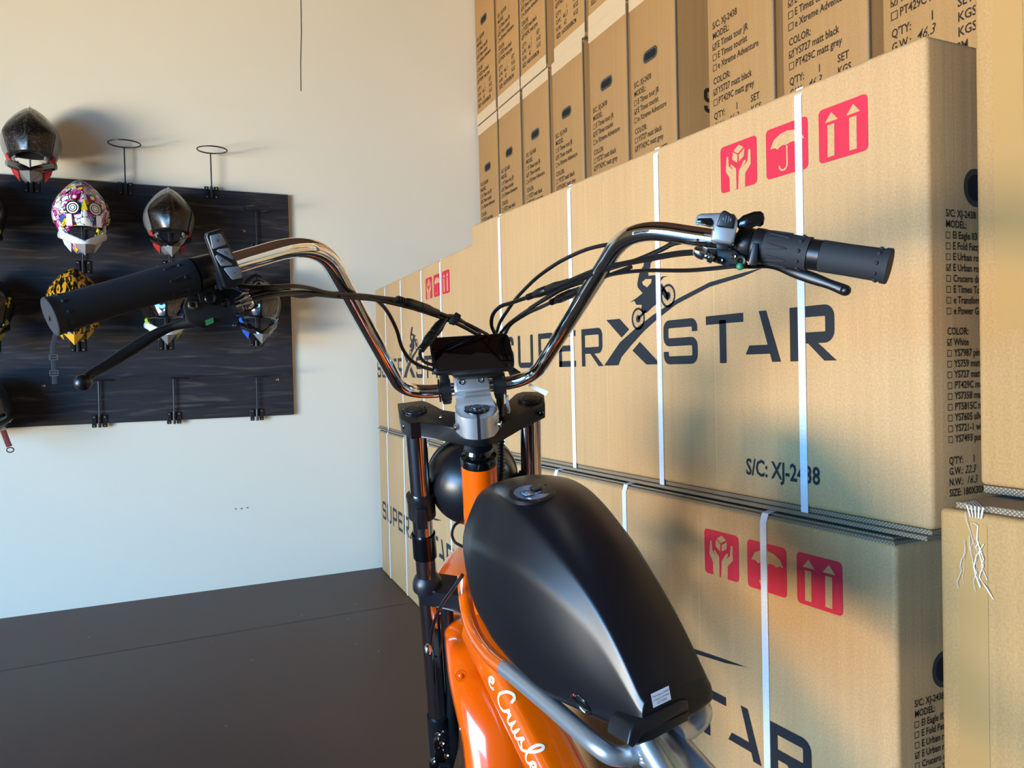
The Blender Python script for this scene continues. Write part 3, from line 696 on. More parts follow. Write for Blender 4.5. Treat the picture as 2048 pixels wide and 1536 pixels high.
# ------------------------------------------------------------------ upright cartons stacked along the wall
CH, CW, CD = .88, .33, 1.35
def end_print(w, ticks, t, gw='46.3'):
    T = front_T(w, 0); p = .0345; s = .031; x = .030; bm = bmn()
    rows = [('S/C: XJ-2438', None), ('MODEL:', None), ('E Times tour JR', ticks[0] == 0), ('E Times tourist', ticks[0] == 1), ('e Xtreme Adventure', ticks[0] == 2), None, ('COLOR:', None), ('YS727 matt black', ticks[1] == 0), ('PT429C matt grey', ticks[1] == 1)]
    y = .503
    for r in rows:
        if r is None: y -= p * .35; obj('printed_model_list', bm, INK2, t); bm = bmn(); continue
        if r[1] is None: text(bm, r[0], x, y, s, T, sx=.80)
        else:
            checkbox(bm, x, y - .001, .019, T, r[1]); text(bm, r[0], x + .026, y, s, T, sx=.78)
        y -= p
    obj('printed_colour_list', bm, INK2, t); bm = bmn()
    y -= p * .35
    for a, b, c in (("Q'TY:", '1', 'SET'), ('G.W.:', '', 'KGS'), ('N.W.:', '', 'KGS'), ('SIZE: 160X30X88CM', '', '')):
        text(bm, a, x, y, s, T, sx=.80)
        if b: text(bm, b, x + .115, y, s, T)
        if c: text(bm, c, x + .19, y, s, T)
        if a == 'G.W.:': text(bm, gw, x + .075, y, s * 1.15, T, .004, .35)
        if a == 'N.W.:': text(bm, '42', x + .085, y, s * 1.1, T, .004, .35)
        y -= p
    obj('printed_weights', bm, INK2, t)
def make_carton(label, w, ticks, protos={}):
    t = thing('upright_carton', label, 'box', (0, 0, 0), 0, group='upright cartons stacked by the right wall')
    bm = bmn(); box(bm, 0, CD, 0, w, .004, CH - .004, .007, 2); obj('body', bm, CB2, t, True)
    for bx in ((.003, CD - .003, .003, w - .003, 0, .0038), (.003, CD - .003, .003, w - .003, CH - .0038, CH), (-.0012, .004, -.0018, .0028, .02, CH - .02)):
        bm = bmn(); box(bm, *bx); obj('flap', bm, CORR, t)
    end_print(w, ticks, t)
    bm = bmn(); handle_print(bm, w * .47, .595, .105, .048, front_T(w, 0)); obj('hand_hole', bm, [RINGM, HOLEM], t)
    bm = bmn()
    face_poly(bm, [(.0, .003), (w, .003), (w, .066), (0, .066)], front_T(w, 0, .0005)); obj('packing_tape', bm, TAPE, t); bm = bmn()
    face_poly(bm, [(.0, CH - .060), (w, CH - .060), (w, CH - .003), (0, CH - .003)], front_T(w, 0, .0005))
    obj('packing_tape', bm, TAPE, t)
    bm = bmn(); T = end_T(.125, .33); 
    logo(bm, T @ M.Translation((0.0, 0, 0)), .92); obj('side_logo', bm, [INK2, CB2], t)
    return t
A0 = V((2.067, 4.570)); UU = V((-.0754, -.9972)); RZ = -math.radians(4.32)
def cpos(a, z, off=0.): p = A0 + UU * a; return (p.x + off, p.y, z)
row3 = [(.325, 1, 0), (.672, 1, .0), (1.035, 1, .0), (1.405, 1, .0), (1.815, 1, -.01), (2.152, 1, .0), (2.735, 0, -.045), (3.085, 0, -.03), (3.45, 0, -.02)]
names3 = ['first from the cream wall', 'second from the cream wall', 'third from the cream wall', 'fourth from the cream wall', 'fifth, with a gap on its wall side',
          'sixth, side lettering S just visible', 'seventh, left of the two with ticked matt black', 'eighth, right of the two with ticked matt black', 'last and nearest, handwritten 46.3 on it']
pA = make_carton('', CW, (1, 1)); pB = make_carton('', CW, (0, 0))
usedA = usedB = False
def put(kind, a, z, off, label, rz=0., group=None):
    global usedA, usedB
    loc = cpos(a, z, off)
    src = pA if kind == 1 else pB
    if (kind == 1 and not usedA) or (kind == 0 and not usedB):
        src.location = loc; src.rotation_euler = (0, 0, RZ + rz); src['label'] = label
        if kind == 1: usedA = True
        else: usedB = True
        return src
    return copy_thing(src, loc, RZ + rz, label, group)
for (a, k, off), nm in zip(row3, names3):
    put(k, a, 1.765, off, 'upright tan carton above the strapped ones, ' + nm)
for a, off, rz, nm in ((.315, .0, 0, 'against the cream wall'), (.672, -.0, .0, 'second from the cream wall'), (1.015, -.0, 0, 'third from the cream wall'), (1.418, .01, 0, 'fourth, after a dark gap'), (1.80, .0, 0, 'fifth, only its lower corner in view')):
    put(1, a, 2.648, off, 'upright tan carton in the topmost row, ' + nm, rz)
for z in (0.0, .8825):
    for a, k, off in row3:
        put(k, a, z, off + .02, 'upright tan carton hidden behind the long strapped cartons', 0, 'upright cartons hidden behind the strapped ones')
#@@BIKE
# ------------------------------------------------------------------ the electric bicycle, parked along the cartons, bars turned right
T0 = V((.5485, 1.2433, 1.0105))
lS = V((.9339, -.3547, .040)).normalized(); sS = V((-.1212, -.344, .9311)); sS = (sS - lS * sS.dot(lS)).normalized(); nS = sS.cross(lS)
def S(a, b, c): return T0 + lS * a + nS * b + sS * c                 # steering frame: right, forward, up the steerer
lF = V((.9916, 0, .1291)).normalized(); fF = V((0, 1, 0)); uF = lF.cross(fF)
def F(a, b, c): return T0 + lF * a + fF * b + uF * c                 # main frame: right, forward, up
MS = M(((lS.x, nS.x, sS.x, T0.x), (lS.y, nS.y, sS.y, T0.y), (lS.z, nS.z, sS.z, T0.z), (0, 0, 0, 1)))
MF = M(((lF.x, fF.x, uF.x, T0.x), (lF.y, fF.y, uF.y, T0.y), (lF.z, fF.z, uF.z, T0.z), (0, 0, 0, 1)))
EYEP = V((0, 0, EYE))
def RP(px, P0, nrm):
    d = W(px[0], px[1], 1) - EYEP; t = (P0 - EYEP).dot(nrm) / d.dot(nrm); return EYEP + d * t
def FA(px, a): return RP(px, F(a, 0, 0), lF)
def plate(bm, pxs, P0, nrm, t0, t1, bev=.001, seg=2):
    """a solid plate lying in the plane through P0; its thickness runs from t0 to t1 along nrm"""
    nrm = nrm.normalized(); Q = [RP(p, P0, nrm) for p in pxs]; x = (Q[1] - Q[0]).normalized(); y = nrm.cross(x)
    T = M(((x.x, y.x, nrm.x, P0.x), (x.y, y.y, nrm.y, P0.y), (x.z, y.z, nrm.z, P0.z), (0, 0, 0, 1)))
    L = [((q - P0).dot(x), (q - P0).dot(y)) for q in Q]
    ar = sum(L[i][0] * L[(i + 1) % len(L)][1] - L[(i + 1) % len(L)][0] * L[i][1] for i in range(len(L)))
    if ar < 0: L = L[::-1]
    prism(bm, L, t0, t1, T, bev, seg); return T
def toeye(p): return (EYEP - p).normalized()
def screen(p):
    q = RW.transposed() @ (V(p) - EYEP); return (CX + FPX * q.x / q.z, CY + FPX * q.y / q.z, q.z)
bike = thing('electric_bicycle', 'orange electric bicycle with chrome ape-hanger bars and satin black tank', 'bicycle', (.55, 1.3, 0), world_children=True)
def part(name, bm, m, parent=None, smooth=True, label=None, autosm=True):
    o = obj(name, bm, m, parent or bike, smooth=smooth)
    if parent is not None: pass
    if smooth and autosm:
        me = o.data
        for e in me.edges: pass
        me.set_sharp_from_angle(angle=math.radians(38))
    if label: o['label'] = label
    return o
# --- handlebar
EL, UL, LL = W(105, 632, .745), W(637, 477, .928), W(808, 789, 1.332)
CLp, CRp = W(879, 781, 1.340), W(1009, 767, 1.346)
LR, UR, ER = W(1065, 761, 1.352), W(1257, 452, .962), W(1774, 532, .8216)
bm = bmn(); path = filletpath([EL, UL, LL, LR, UR, ER], [.060, .060, .060, .055], 12); tube(bm, path, .0113, 28)
bar = part('handlebar', bm, CHR, label='chrome handlebar')
def onbar(A, B, x, y=None):
    """point of the straight A-B seen at picture column x"""
    lo, hi = 0., 1.3; sgn = 1 if screen(B)[0] > screen(A)[0] else -1
    for _ in range(40):
        m = (lo + hi) / 2; P = A.lerp(B, m)
        if (screen(P)[0] - x) * sgn < 0: lo = m
        else: hi = m
    return A.lerp(B, lo)
def ringsalong(bm, A, B, prof, seg=28):
    """prof: (picture column, radius)"""
    tube(bm, [onbar(A, B, x) for x, r in prof], [r for x, r in prof], seg, up=(0, 0, 1))
def bumps(bm, A, B, x, r, n, rb, a0=0, a1=360):
    c = onbar(A, B, x); ax = (B - A).normalized(); u = ax.cross(V((0, 0, 1))).normalized(); v = ax.cross(u)
    for k in range(n):
        a = math.radians(a0 + (a1 - a0) * k / n); ball(bm, c + (u * math.cos(a) + v * math.sin(a)) * r, rb, 8)
# left grip
bm = bmn(); ringsalong(bm, UL, EL, [(386, .0150), (384, .0182), (378, .0186), (366, .0184), (340, .0178), (240, .0172), (150, .0174), (122, .0178), (110, .0180), (108, .0186), (101, .0186), (99, .0178)])
bumps(bm, UL, EL, 358, .0176, 8, .0022); bumps(bm, UL, EL, 330, .0172, 8, .0016); bumps(bm, UL, EL, 127, .0171, 10, .0022)
gl = part('grip', bm, RUB, label='left rubber grip')
c = EL; ax = (EL - UL).normalized(); bm = bmn(); cyl(bm, c + ax * .0015, c + ax * .0026, .0172, 28); part('end_cap', bm, RUBE, gl)
bm = bmn(); T = frame(c + ax * .0028, ax.cross(V((0, 0, 1))), V((0, 0, 1))); box(bm, -.0009, .0009, -.004, .004, -.0004, .0003, 0, T=T); part('slot', bm, BLK, gl)
# zig-zag relief of the grips
def relief(A, B, x0, x1, r, n, parent):
    bm = bmn(); a_, b_ = onbar(A, B, x0), onbar(A, B, x1); ax = (B - A).normalized(); u = ax.cross(V((0, 0, 1))).normalized(); v = ax.cross(u)
    def q(t, an): an = math.radians(an); return a_.lerp(b_, t) + (u * math.cos(an) + v * math.sin(an)) * r
    for k in range(n):
        an = 360 * k / n; da = 360 / n
        tube(bm, [q(0, an + da * .28), q(.9, an + da * .06), q(1, an), q(.9, an - da * .06), q(0, an - da * .28)], .0007, 5)
    return part('relief_line', bm, RUB, parent)
relief(UL, EL, 380, 335, .0180, 8, gl)
# right grip: throttle sleeve, smooth ring, outer grip
bm = bmn(); ringsalong(bm, UR, ER, [(1642, .0155), (1643, .0168), (1700, .0166), (1750, .0170), (1766, .0172), (1767, .0182), (1778, .0184), (1780, .0176)])
bumps(bm, UR, ER, 1757, .0168, 10, .0022); gr = part('grip', bm, RUB, label='right outer rubber grip')
bm = bmn(); ringsalong(bm, UR, ER, [(1529, .0160), (1530, .0186), (1536, .0190), (1545, .0184), (1590, .0178), (1612, .0176), (1616, .0180), (1619, .0180), (1620, .0160)])
bumps(bm, UR, ER, 1603, .0176, 10, .0022); th = part('throttle_sleeve', bm, RUB, label='ribbed throttle sleeve')
relief(UR, ER, 1538, 1580, .0184, 9, th)
bm = bmn(); ringsalong(bm, UR, ER, [(1618, .0150), (1619, .0164), (1642, .0164), (1643, .0150)]); part('grip_ring', bm, BLKM)
bm = bmn(); ringsalong(bm, UR, ER, [(1476, .0120), (1477, .0172), (1480, .0182), (1504, .0182), (1507, .0172), (1508, .0140)])
ck = part('throttle_housing', bm, BLKM)
bm = bmn(); ringsalong(bm, UR, ER, [(1508, .0150), (1509, .0188), (1511, .0196), (1524, .0196), (1531, .0188), (1532, .0160)])
vd = toeye(W(1510, 510, .88)); plate(bm, [(1506, 486), (1517, 487), (1515, 525), (1511, 532), (1500, 531), (1497, 525)], W(1508, 505, .868), vd, -.004, .003, .0015); part('lock_ring', bm, BLK)
# --- left controls
bm = bmn(); ringsalong(bm, UL, EL, [(430, .0125), (429, .0160), (426, .0168), (396, .0172), (391, .0178), (388, .0178), (387, .014)]); col = part('clamp_collar', bm, BLKM)
bm = bmn(); P0 = W(420, 575, .846); vd = toeye(P0)
plate(bm, [(398, 545), (425, 548), (432, 575), (428, 610), (400, 606), (394, 580)], P0, vd, -.010, .004, .002)
plate(bm, [(375, 590), (396, 575), (430, 578), (466, 576), (500, 592), (518, 612), (500, 622), (462, 633), (428, 647), (408, 657), (388, 652), (372, 640), (366, 612)], W(430, 610, .856), vd, -.008, .005, .002)
plate(bm, [(384, 566), (400, 574), (396, 600), (374, 604), (366, 590)], W(380, 585, .852), vd, -.003, .004, .001)
lp = part('brake_lever_perch', bm, BLKM)
for (x, y, d, r, m_) in ((421, 597, .842, .0058, BLKM), (386, 610, .846, .0052, CHRD), (380, 575, .848, .003, CHRD), (452, 606, .848, .0045, BLKG)):
    p = W(x, y, d); n_ = toeye(p); bm = bmn(); lathe(bm, [(r * .45, .0005), (r * .5, .0035), (r * .8, .004), (r, .0028), (r, -.006), (0, -.006)], frame(p, n_.cross(V((0, 0, 1))), n_.cross(n_.cross(V((0, 0, 1))))), 14); part('bolt', bm, m_, lp)
bm = bmn(); plate(bm, [(410, 641), (426, 635), (428, 645), (412, 652)], W(419, 644, .849), vd, 0, .0006, 0); gs = part('green_tag', bm, mat('green_sticker', '2F7A4A', .5), lp)
def sweep_lever(pts, name, m_, parent=None, ball_r=0):
    P = [W(x, y, d) for x, y, d, w in pts]; wd = [w * d / FPX / 2 for x, y, d, w in pts]
    q = smoothpath([(*p, w) for p, w in zip(P, wd)], 6); bm = bmn()
    upv = toeye(P[len(P) // 2])
    tube(bm, [a[:3] for a in q], [a[3] for a in q], 16, flat=[(.0038 / max(a[3], .001), 1) if a[3] > .0045 else (.8, 1) for a in q], up=upv)
    if ball_r: ball(bm, P[-1], ball_r, 18)
    return part(name, bm, m_, parent, label=None)
sweep_lever([(395, 640, .853, 26), (376, 645, .853, 24), (347, 653, .852, 17), (318, 665, .848, 20), (283, 686, .842, 24), (247, 709, .834, 23), (212, 731, .824, 20), (183, 748, .815, 19), (166, 765, .808, 24)], 'brake_lever', BLKM, None, .0084)
bm = bmn(); a, b = W(478, 613, .848), W(512, 597, .85)
lathe(bm, [(.004, 0), (.0062, .001), (.0062, .008), (.0045, .009), (.0045, .012), (.0058, .013), (.0058, .02), (.003, .0235)], frame(a, (b - a).cross(vd), vd) , 14)
bmesh.ops.rotate(bm, verts=bm.verts[:], cent=a, matrix=M.Identity(3)); bm.free()
def along(a, b, prof, seg=14):
    """lathe profile placed along a-b"""
    z = (b - a).normalized(); x = z.cross(V((.3, .2, .9))).normalized(); y = z.cross(x); bm = bmn()
    T = M(((x.x, y.x, z.x, a.x), (x.y, y.y, z.y, a.y), (x.z, y.z, z.z, a.z), (0, 0, 0, 1))); lathe(bm, prof, T, seg); return bm
part('cable_adjuster', along(W(472, 615, .846), W(507, 603, .85), [(.004, 0), (.0065, .0008), (.0065, .0062), (.0042, .007), (.0042, .0085), (.006, .0095), (.006, .0145), (.0035, .0185), (0, .0185)]), CHR, lp)
part('cable_adjuster', along(W(474, 606, .856), W(500, 590, .858), [(.004, 0), (.0055, .0008), (.0055, .012), (.003, .016), (0, .016)]), CHR, lp)
# control pad with four grey buttons
P0 = W(445, 517, .806); np_ = (toeye(P0) * .93 + lS * .33).normalized()
def c1(x, y): return (60 + x / 3.413, 430 + y / 3.413)
bm = bmn(); plate(bm, [c1(1212, 122), c1(1300, 97), c1(1318, 110), c1(1472, 440), c1(1462, 466), c1(1350, 502), c1(1330, 490), c1(1205, 150)], P0, np_, -.0105, 0, .0018, 3); pad = part('control_pad', bm, BLK)
btn = [[(1232, 140), (1294, 126), (1305, 131), (1337, 192), (1334, 203), (1252, 232), (1243, 226), (1228, 150)],
       [(1276, 240), (1285, 233), (1348, 225), (1356, 229), (1389, 295), (1386, 303), (1378, 304), (1275, 248)],
       [(1268, 278), (1276, 272), (1284, 273), (1378, 332), (1380, 340), (1374, 344), (1308, 348), (1300, 342), (1266, 288)],
       [(1322, 368), (1332, 360), (1420, 348), (1430, 354), (1447, 420), (1442, 430), (1384, 441), (1374, 436)]]
for k, b_ in enumerate(btn):
    bm = bmn(); plate(bm, [c1(*p) for p in b_], P0, np_, -.0005, .0014, .0005); bb = part('button', bm, BTN, pad)
    cx = sum(p[0] for p in b_) / len(b_); cy = sum(p[1] for p in b_) / len(b_); q = RP(c1(cx, cy), P0, np_) + np_ * .0016
    xx = (RP(c1(1300, 97), P0, np_) - RP(c1(1212, 122), P0, np_)).normalized(); T = frame(q, xx, np_.cross(xx)); bm = bmn()
    if k == 0: strokes(bm, [(-.0022, 0), (.0022, 0)], .0006, T); strokes(bm, [(0, -.0022), (0, .0022)], .0006, T)
    elif k == 1: strokes(bm, arc(0, 0, .0015, 120, 420, 10), .0004, T); strokes(bm, [(0, .0004), (0, .0022)], .0004, T)
    elif k == 2: text(bm, 'SET', 0, -.001, .0042, T, .0, center=True)
    else: strokes(bm, [(-.0018, 0), (.0018, 0)], .0006, T)
    part('button_mark', bm, mat('button_ink', '4A4C52', .6), bb, False)
bm = bmn(); plate(bm, [(428, 545), (444, 540), (460, 572), (440, 580)], W(445, 560, .825), np_, -.004, .006, .001); part('pad_clamp', bm, BLK, pad)
# --- right controls
def c2(x, y): return (1300 + x / 4.096, 400 + y / 4.096)
P0 = W(1440, 462, .868); vr = (toeye(P0) + V((0, 0, .12))).normalized()
bm = bmn()
plate(bm, [c2(372, 178), c2(388, 128), c2(420, 114), c2(592, 108), c2(640, 120), c2(640, 215), c2(520, 222), c2(505, 190), c2(380, 196)], P0 - vr * .012, vr, -.012, .006, .003, 3)
plate(bm, [c2(498, 330), c2(508, 250), c2(540, 215), c2(580, 110), c2(690, 115), c2(722, 165), c2(716, 200), c2(690, 345), c2(660, 366), c2(520, 346)], P0, vr, -.016, .004, .003, 3)
sw = part('switch_housing', bm, mat('silver_switch_plastic', 'A9ABB0', .3, metal=.7))
bm = bmn(); plate(bm, [c2(545, 215), c2(578, 112), c2(600, 92), c2(622, 92), c2(690, 135), c2(698, 160), c2(682, 242), c2(560, 226)], P0, vr, .000, .0065, .002, 3); kk = part('horn_button', bm, BLK, sw)
T = frame(RP(c2(630, 165), P0, vr) + vr * .0068, RP(c2(690, 180), P0, vr) - RP(c2(560, 160), P0, vr), vr.cross(RP(c2(690, 180), P0, vr) - RP(c2(560, 160), P0, vr))); bm = bmn()
for sx in (-.0038, .0038): strokes(bm, [(sx, -.002), (sx, .002)], .0005, T)
for sx in (-.0012, .0016): strokes(bm, [(sx, -.0035), (sx, .0035)], .0005, T)
strokes(bm, [(-.005, 0), (-.0025, 0)], .0005, T); strokes(bm, [(.0026, 0), (.005, 0)], .0005, T)
part('button_mark', bm, mat('pale_mark', '777C84', .6), kk, False)
bm = bmn(); plate(bm, [c2(378, 188), c2(392, 150), c2(500, 148), c2(518, 170), c2(520, 205), c2(500, 212)], P0 - vr * .006, vr, 0, .0012, .0003); part('dark_window', bm, BLKG, sw)
bm = bmn(); plate(bm, [c2(716, 168), c2(760, 128), c2(850, 96), c2(905, 92), c2(932, 112), c2(940, 150), c2(930, 200), c2(905, 218), c2(840, 204), c2(760, 212), c2(728, 240), c2(712, 215)], W(1500, 440, .862), vr, -.004, .004, .003, 3); part('thumb_paddle', bm, BLKG)
bm = bmn(); plate(bm, [c2(540, 355), c2(645, 362), c2(640, 410), c2(550, 405)], W(1445, 492, .872), vr, -.006, .004, .001)
plate(bm, [c2(430, 400), c2(560, 410), c2(700, 402), c2(760, 480), c2(800, 520), c2(800, 560), c2(735, 568), c2(640, 545), c2(505, 500), c2(480, 445)], W(1450, 520, .890), vr, -.008, .006, .002)
rp = part('brake_lever_perch', bm, BLKM)
for (x, y, r, m_) in ((740, 500, .0065, mat('olive_bolt', '3B4038', .4, metal=.6)), (570, 492, .004, BLKG), (683, 462, .003, CHRD)):
    p = W(*c2(x, y), .878); n_ = toeye(p); part('bolt', along(p - n_ * .006, p, [(0, 0), (r, 0), (r, .005), (r * .8, .0064), (r * .5, .006), (r * .45, .003), (0, .003)]), m_, rp)
p = W(*c2(737, 545), .872); bm = bmn(); ball(bm, p, .0042, 10); part('green_screw', bm, mat('green_screw', '2F7A55', .4), rp)
part('cable_adjuster', along(W(*c2(520, 482), .884), W(*c2(372, 412), .884), [(.004, 0), (.0062, .0006), (.0062, .0055), (.004, .0065), (.004, .0085), (.0068, .011), (.0072, .016), (.0055, .021), (.0035, .0235), (0, .0235)]), CHR, rp)
bm = bmn(); plate(bm, [c2(450, 392), c2(545, 400), c2(545, 470), c2(470, 440)], W(1420, 502, .888), vr, -.006, .003, .001); part('adjuster_block', bm, BLK, rp)
sweep_lever([(*c2(730, 548), .895, 7), (*c2(850, 545), .897, 9), (*c2(960, 538), .90, 11), (*c2(1060, 552), .90, 15), (*c2(1180, 590), .895, 22), (*c2(1330, 640), .885, 24), (*c2(1470, 690), .875, 20), (*c2(1600, 740), .866, 23)], 'brake_lever', BLKM, None, .0060)
# --- stem
def outl(pts): return pts
bm = bmn()
body = arc(0, -.001, .0375, 218, 322, 12) + [(.0360, -.008), (.0345, .018), (.030, .048), (-.030, .048), (-.0345, .018), (-.0360, -.008)]
prism(bm, body, .043, .080, MS, .003, 3)
c_ = CLp.lerp(CRp, .5); axb = (CRp - CLp).normalized()
part('stem', bm, ALU, label='machined aluminium stem')
st_ = [o for o in bike.children if o.name.startswith('stem')][0]
fn = (toeye(c_) * .80 + sS * .45); fn = (fn - axb * fn.dot(axb)).normalized(); fu = fn.cross(axb)
if fu.z < 0: fu = -fu
bm = bmn(); cyl(bm, c_ - axb * .029, c_ + axb * .029, .0215, 36)
box(bm, -.029, .029, -.017, .017, 0, .0235, .004, 3, T=frame(c_, axb, fu) if frame(c_, axb, fu).col[2].xyz.dot(fn) > 0 else frame(c_, -axb, fu))
part('bar_clamp', bm, ALU, st_)
# concave web between clamp and body
bm = bmn(); TWb = frame(c_, axb, fu) if frame(c_, axb, fu).col[2].xyz.dot(fn) > 0 else frame(c_, -axb, fu)
q0 = c_ - fu * .012 + fn * .014; q1 = S(0, .004, .079); rows = []
for k in range(9):
    t = k / 8; p = q0.lerp(q1, t) - (fn + sS).normalized() * .006 * math.sin(t * math.pi); hw = .028 + .004 * t
    rows.append([p - axb * hw, p + axb * hw, S(0, .03, .06) + axb * hw, S(0, .03, .06) - axb * hw])
rr = [[bm.verts.new(p) for p in r] for r in rows]
for a_, b_ in zip(rr, rr[1:]):
    for k in range(4): bm.faces.new((a_[k], a_[(k + 1) % 4], b_[(k + 1) % 4], b_[k]))
bm.faces.new(rr[0]); bm.faces.new(rr[-1][::-1]); bmesh.ops.recalc_face_normals(bm, faces=bm.faces[:])
part('stem_web', bm, ALU, st_)
for sx in (-.0155, .0155):
    p = c_ + axb * sx + fn * .0236
    b2 = along(p - fn * .002, p + fn * .0008, [(0, 0), (.0050, 0), (.0050, .0028), (.0034, .0028), (.0026, .0008), (0, .0008)]); part('clamp_screw', b2, CHRD, st_)
bm = bmn(); prism(bm, [(-.0022, -.0390), (.0022, -.0390), (.0022, -.012), (-.0022, -.012)], .0425, .0806, MS); part('clamp_slot', bm, mat('slot_dark', '050506', .9), st_, False)
for sx in (-1, 1):
    p = S(sx * .0345, -.020, .060); q = S(sx * .0385, -.022, .060); part('pinch_bolt', along(p, q, [(0, 0), (.0055, 0), (.0055, .004), (.0035, .005), (.0028, .003), (0, .003)]), CHRD, st_)
bm = bmn(); lathe(bm, [(.0215, .0795), (.0215, .0815), (.0200, .0832), (.0105, .0845), (.0098, .0838), (.0088, .0838), (.0082, .0850), (0, .0850)], MS, 32); tc_ = part('top_cap', bm, BLKG, st_)
def ringtext(s_, r, a0, a1, size, mm, zz, nm):
    bm = bmn(); n = len(s_)
    for i, ch in enumerate(s_):
        a = math.radians(a0 + (a1 - a0) * (i + .5) / n); T = MS @ M.Translation((r * math.cos(a), r * math.sin(a), zz)) @ M.Rotation(a + math.pi / 2, 4, 'Z'); text(bm, ch, 0, -size * .3, size, T, 0, center=True)
    return part(nm, bm, mm, st_, False)
ringtext('neco', .0150, 215, 325, .0105, mat('cap_lettering', 'AEB2B8', .5), .0846, 'cap_lettering'); ringtext('neco', .0150, 25, 130, .0085, MATS['cap_lettering'], .0846, 'cap_lettering')
# --- display and its clamps
for x0, s_ in ((893, -1), (1000, 1)):
    c = c_ + axb * (s_ * .0435); bm = bmn()
    cyl(bm, c - axb * .0085, c + axb * .0085, .0178, 28); cyl(bm, c + axb * s_ * .0095, c + axb * s_ * .012, .0192, 28)
    T = frame(c, axb, sS); box(bm, -.0075, .0075, -.024, .034, -.010, .008, .003, 2, T=T); part('display_clamp', bm, BLK)
PD = W(945, 704, 1.262); nd = (-nS * .72 + sS * .62 + lS * .02).normalized()
def rc(pts, r=.16, n=4):
    out = []
    for i in range(len(pts)):
        a, b, c = V(pts[i - 1]), V(pts[i]), V(pts[(i + 1) % len(pts)])
        for k in range(n + 1):
            t = k / n; p0 = b + (a - b).normalized() * 12; p1 = b + (c - b).normalized() * 12; q = p0 * (1 - t) ** 2 + b * 2 * t * (1 - t) + p1 * t * t; out.append((q.x, q.y))
    return out
bm = bmn(); plate(bm, rc([(858, 676), (1017, 666), (1031, 736), (867, 747)]), PD, nd, -.0135, 0, .002, 3); ds = part('display', bm, BLK)
bm = bmn(); plate(bm, rc([(861, 678), (1015, 669), (1028, 734), (870, 744)]), PD, nd, .0002, .0009, .0003); part('screen', bm, GLASS, ds)
bm = bmn(); plate(bm, [(900, 744), (1008, 737), (1006, 749), (985, 752), (915, 756)], W(950, 752, 1.315), nd, -.012, .004, .002); part('display_bracket', bm, BLK, ds)
bm = bmn(); plate(bm, [(1015, 738), (1026, 733), (1042, 744), (1020, 750)], W(1028, 742, 1.29), nd, -.006, .0, .001); part('plug', bm, BLK, ds)
# --- upper fork crown
CT = .0385
def onS(px, c): P = RP(px, S(0, 0, c), sS); d = P - T0; return (d.dot(lS), d.dot(nS))
outline = [(795, 806), (844, 800), (858, 804.5), (866, 812), (883, 821), (913, 826), (950, 822), (1004, 815), (1020, 799), (1031, 787), (1045, 782.6), (1075, 782.6), (1088, 789), (1090, 806), (1066, 816), (1041, 828), (1002, 850), (978, 861), (953, 864), (930, 861), (905, 855), (872, 848), (840, 843), (821, 848), (801, 836)]
bm = bmn(); prism(bm, [onS(p, CT) for p in outline][::-1], CT - .030, CT, MS, .0025, 2); crown = part('fork_crown', bm, BLKM)
capL, capR = onS((828, 822), CT), onS((1060, 800), CT)
for (a, b) in (capL, capR):
    bm = bmn(); MC = MS @ M.Translation((a, b, 0)); lathe(bm, [(.0225, CT - .001), (.0225, CT + .0012), (.019, CT + .0020), (.0182, CT + .0036), (.0168, CT + .0042), (.0125, CT + .0042), (.0118, CT + .0030), (.0105, CT + .0046), (0, CT + .0050)], MC, 32)
    for k in range(14):
        an = 2 * math.pi * k / 14; box(bm, .0185, .0218, -.0016, .0016, CT + .001, CT + .003, 0, T=MC @ M.Rotation(an, 4, 'Z'))
    part('fork_cap', bm, BLK, crown)
for px in ((881, 834.5), (1017, 826)):
    a, b = onS(px, CT); bm = bmn(); ball(bm, S(a, b, CT), .0026, 10); part('rivet', bm, CHR, crown)
for (a, b), sx in ((capL, -1), (capR, 1)):
    bm = bmn(); prism(bm, [(a - sx * .003 - .0012, b - .036), (a - sx * .003 + .0012, b - .036), (a - sx * .003 + .0012, b - .021), (a - sx * .003 - .0012, b - .021)], CT - .0305, CT + .0004, MS); part('split', bm, MATS['slot_dark'], crown, False)
    p = S(a + sx * .016, b - .028, CT - .015); part('pinch_bolt', along(p, p - nS * .006, [(0, 0), (.005, 0), (.005, .004), (.0035, .005), (.003, .003), (0, .003)]), BLKG, crown)
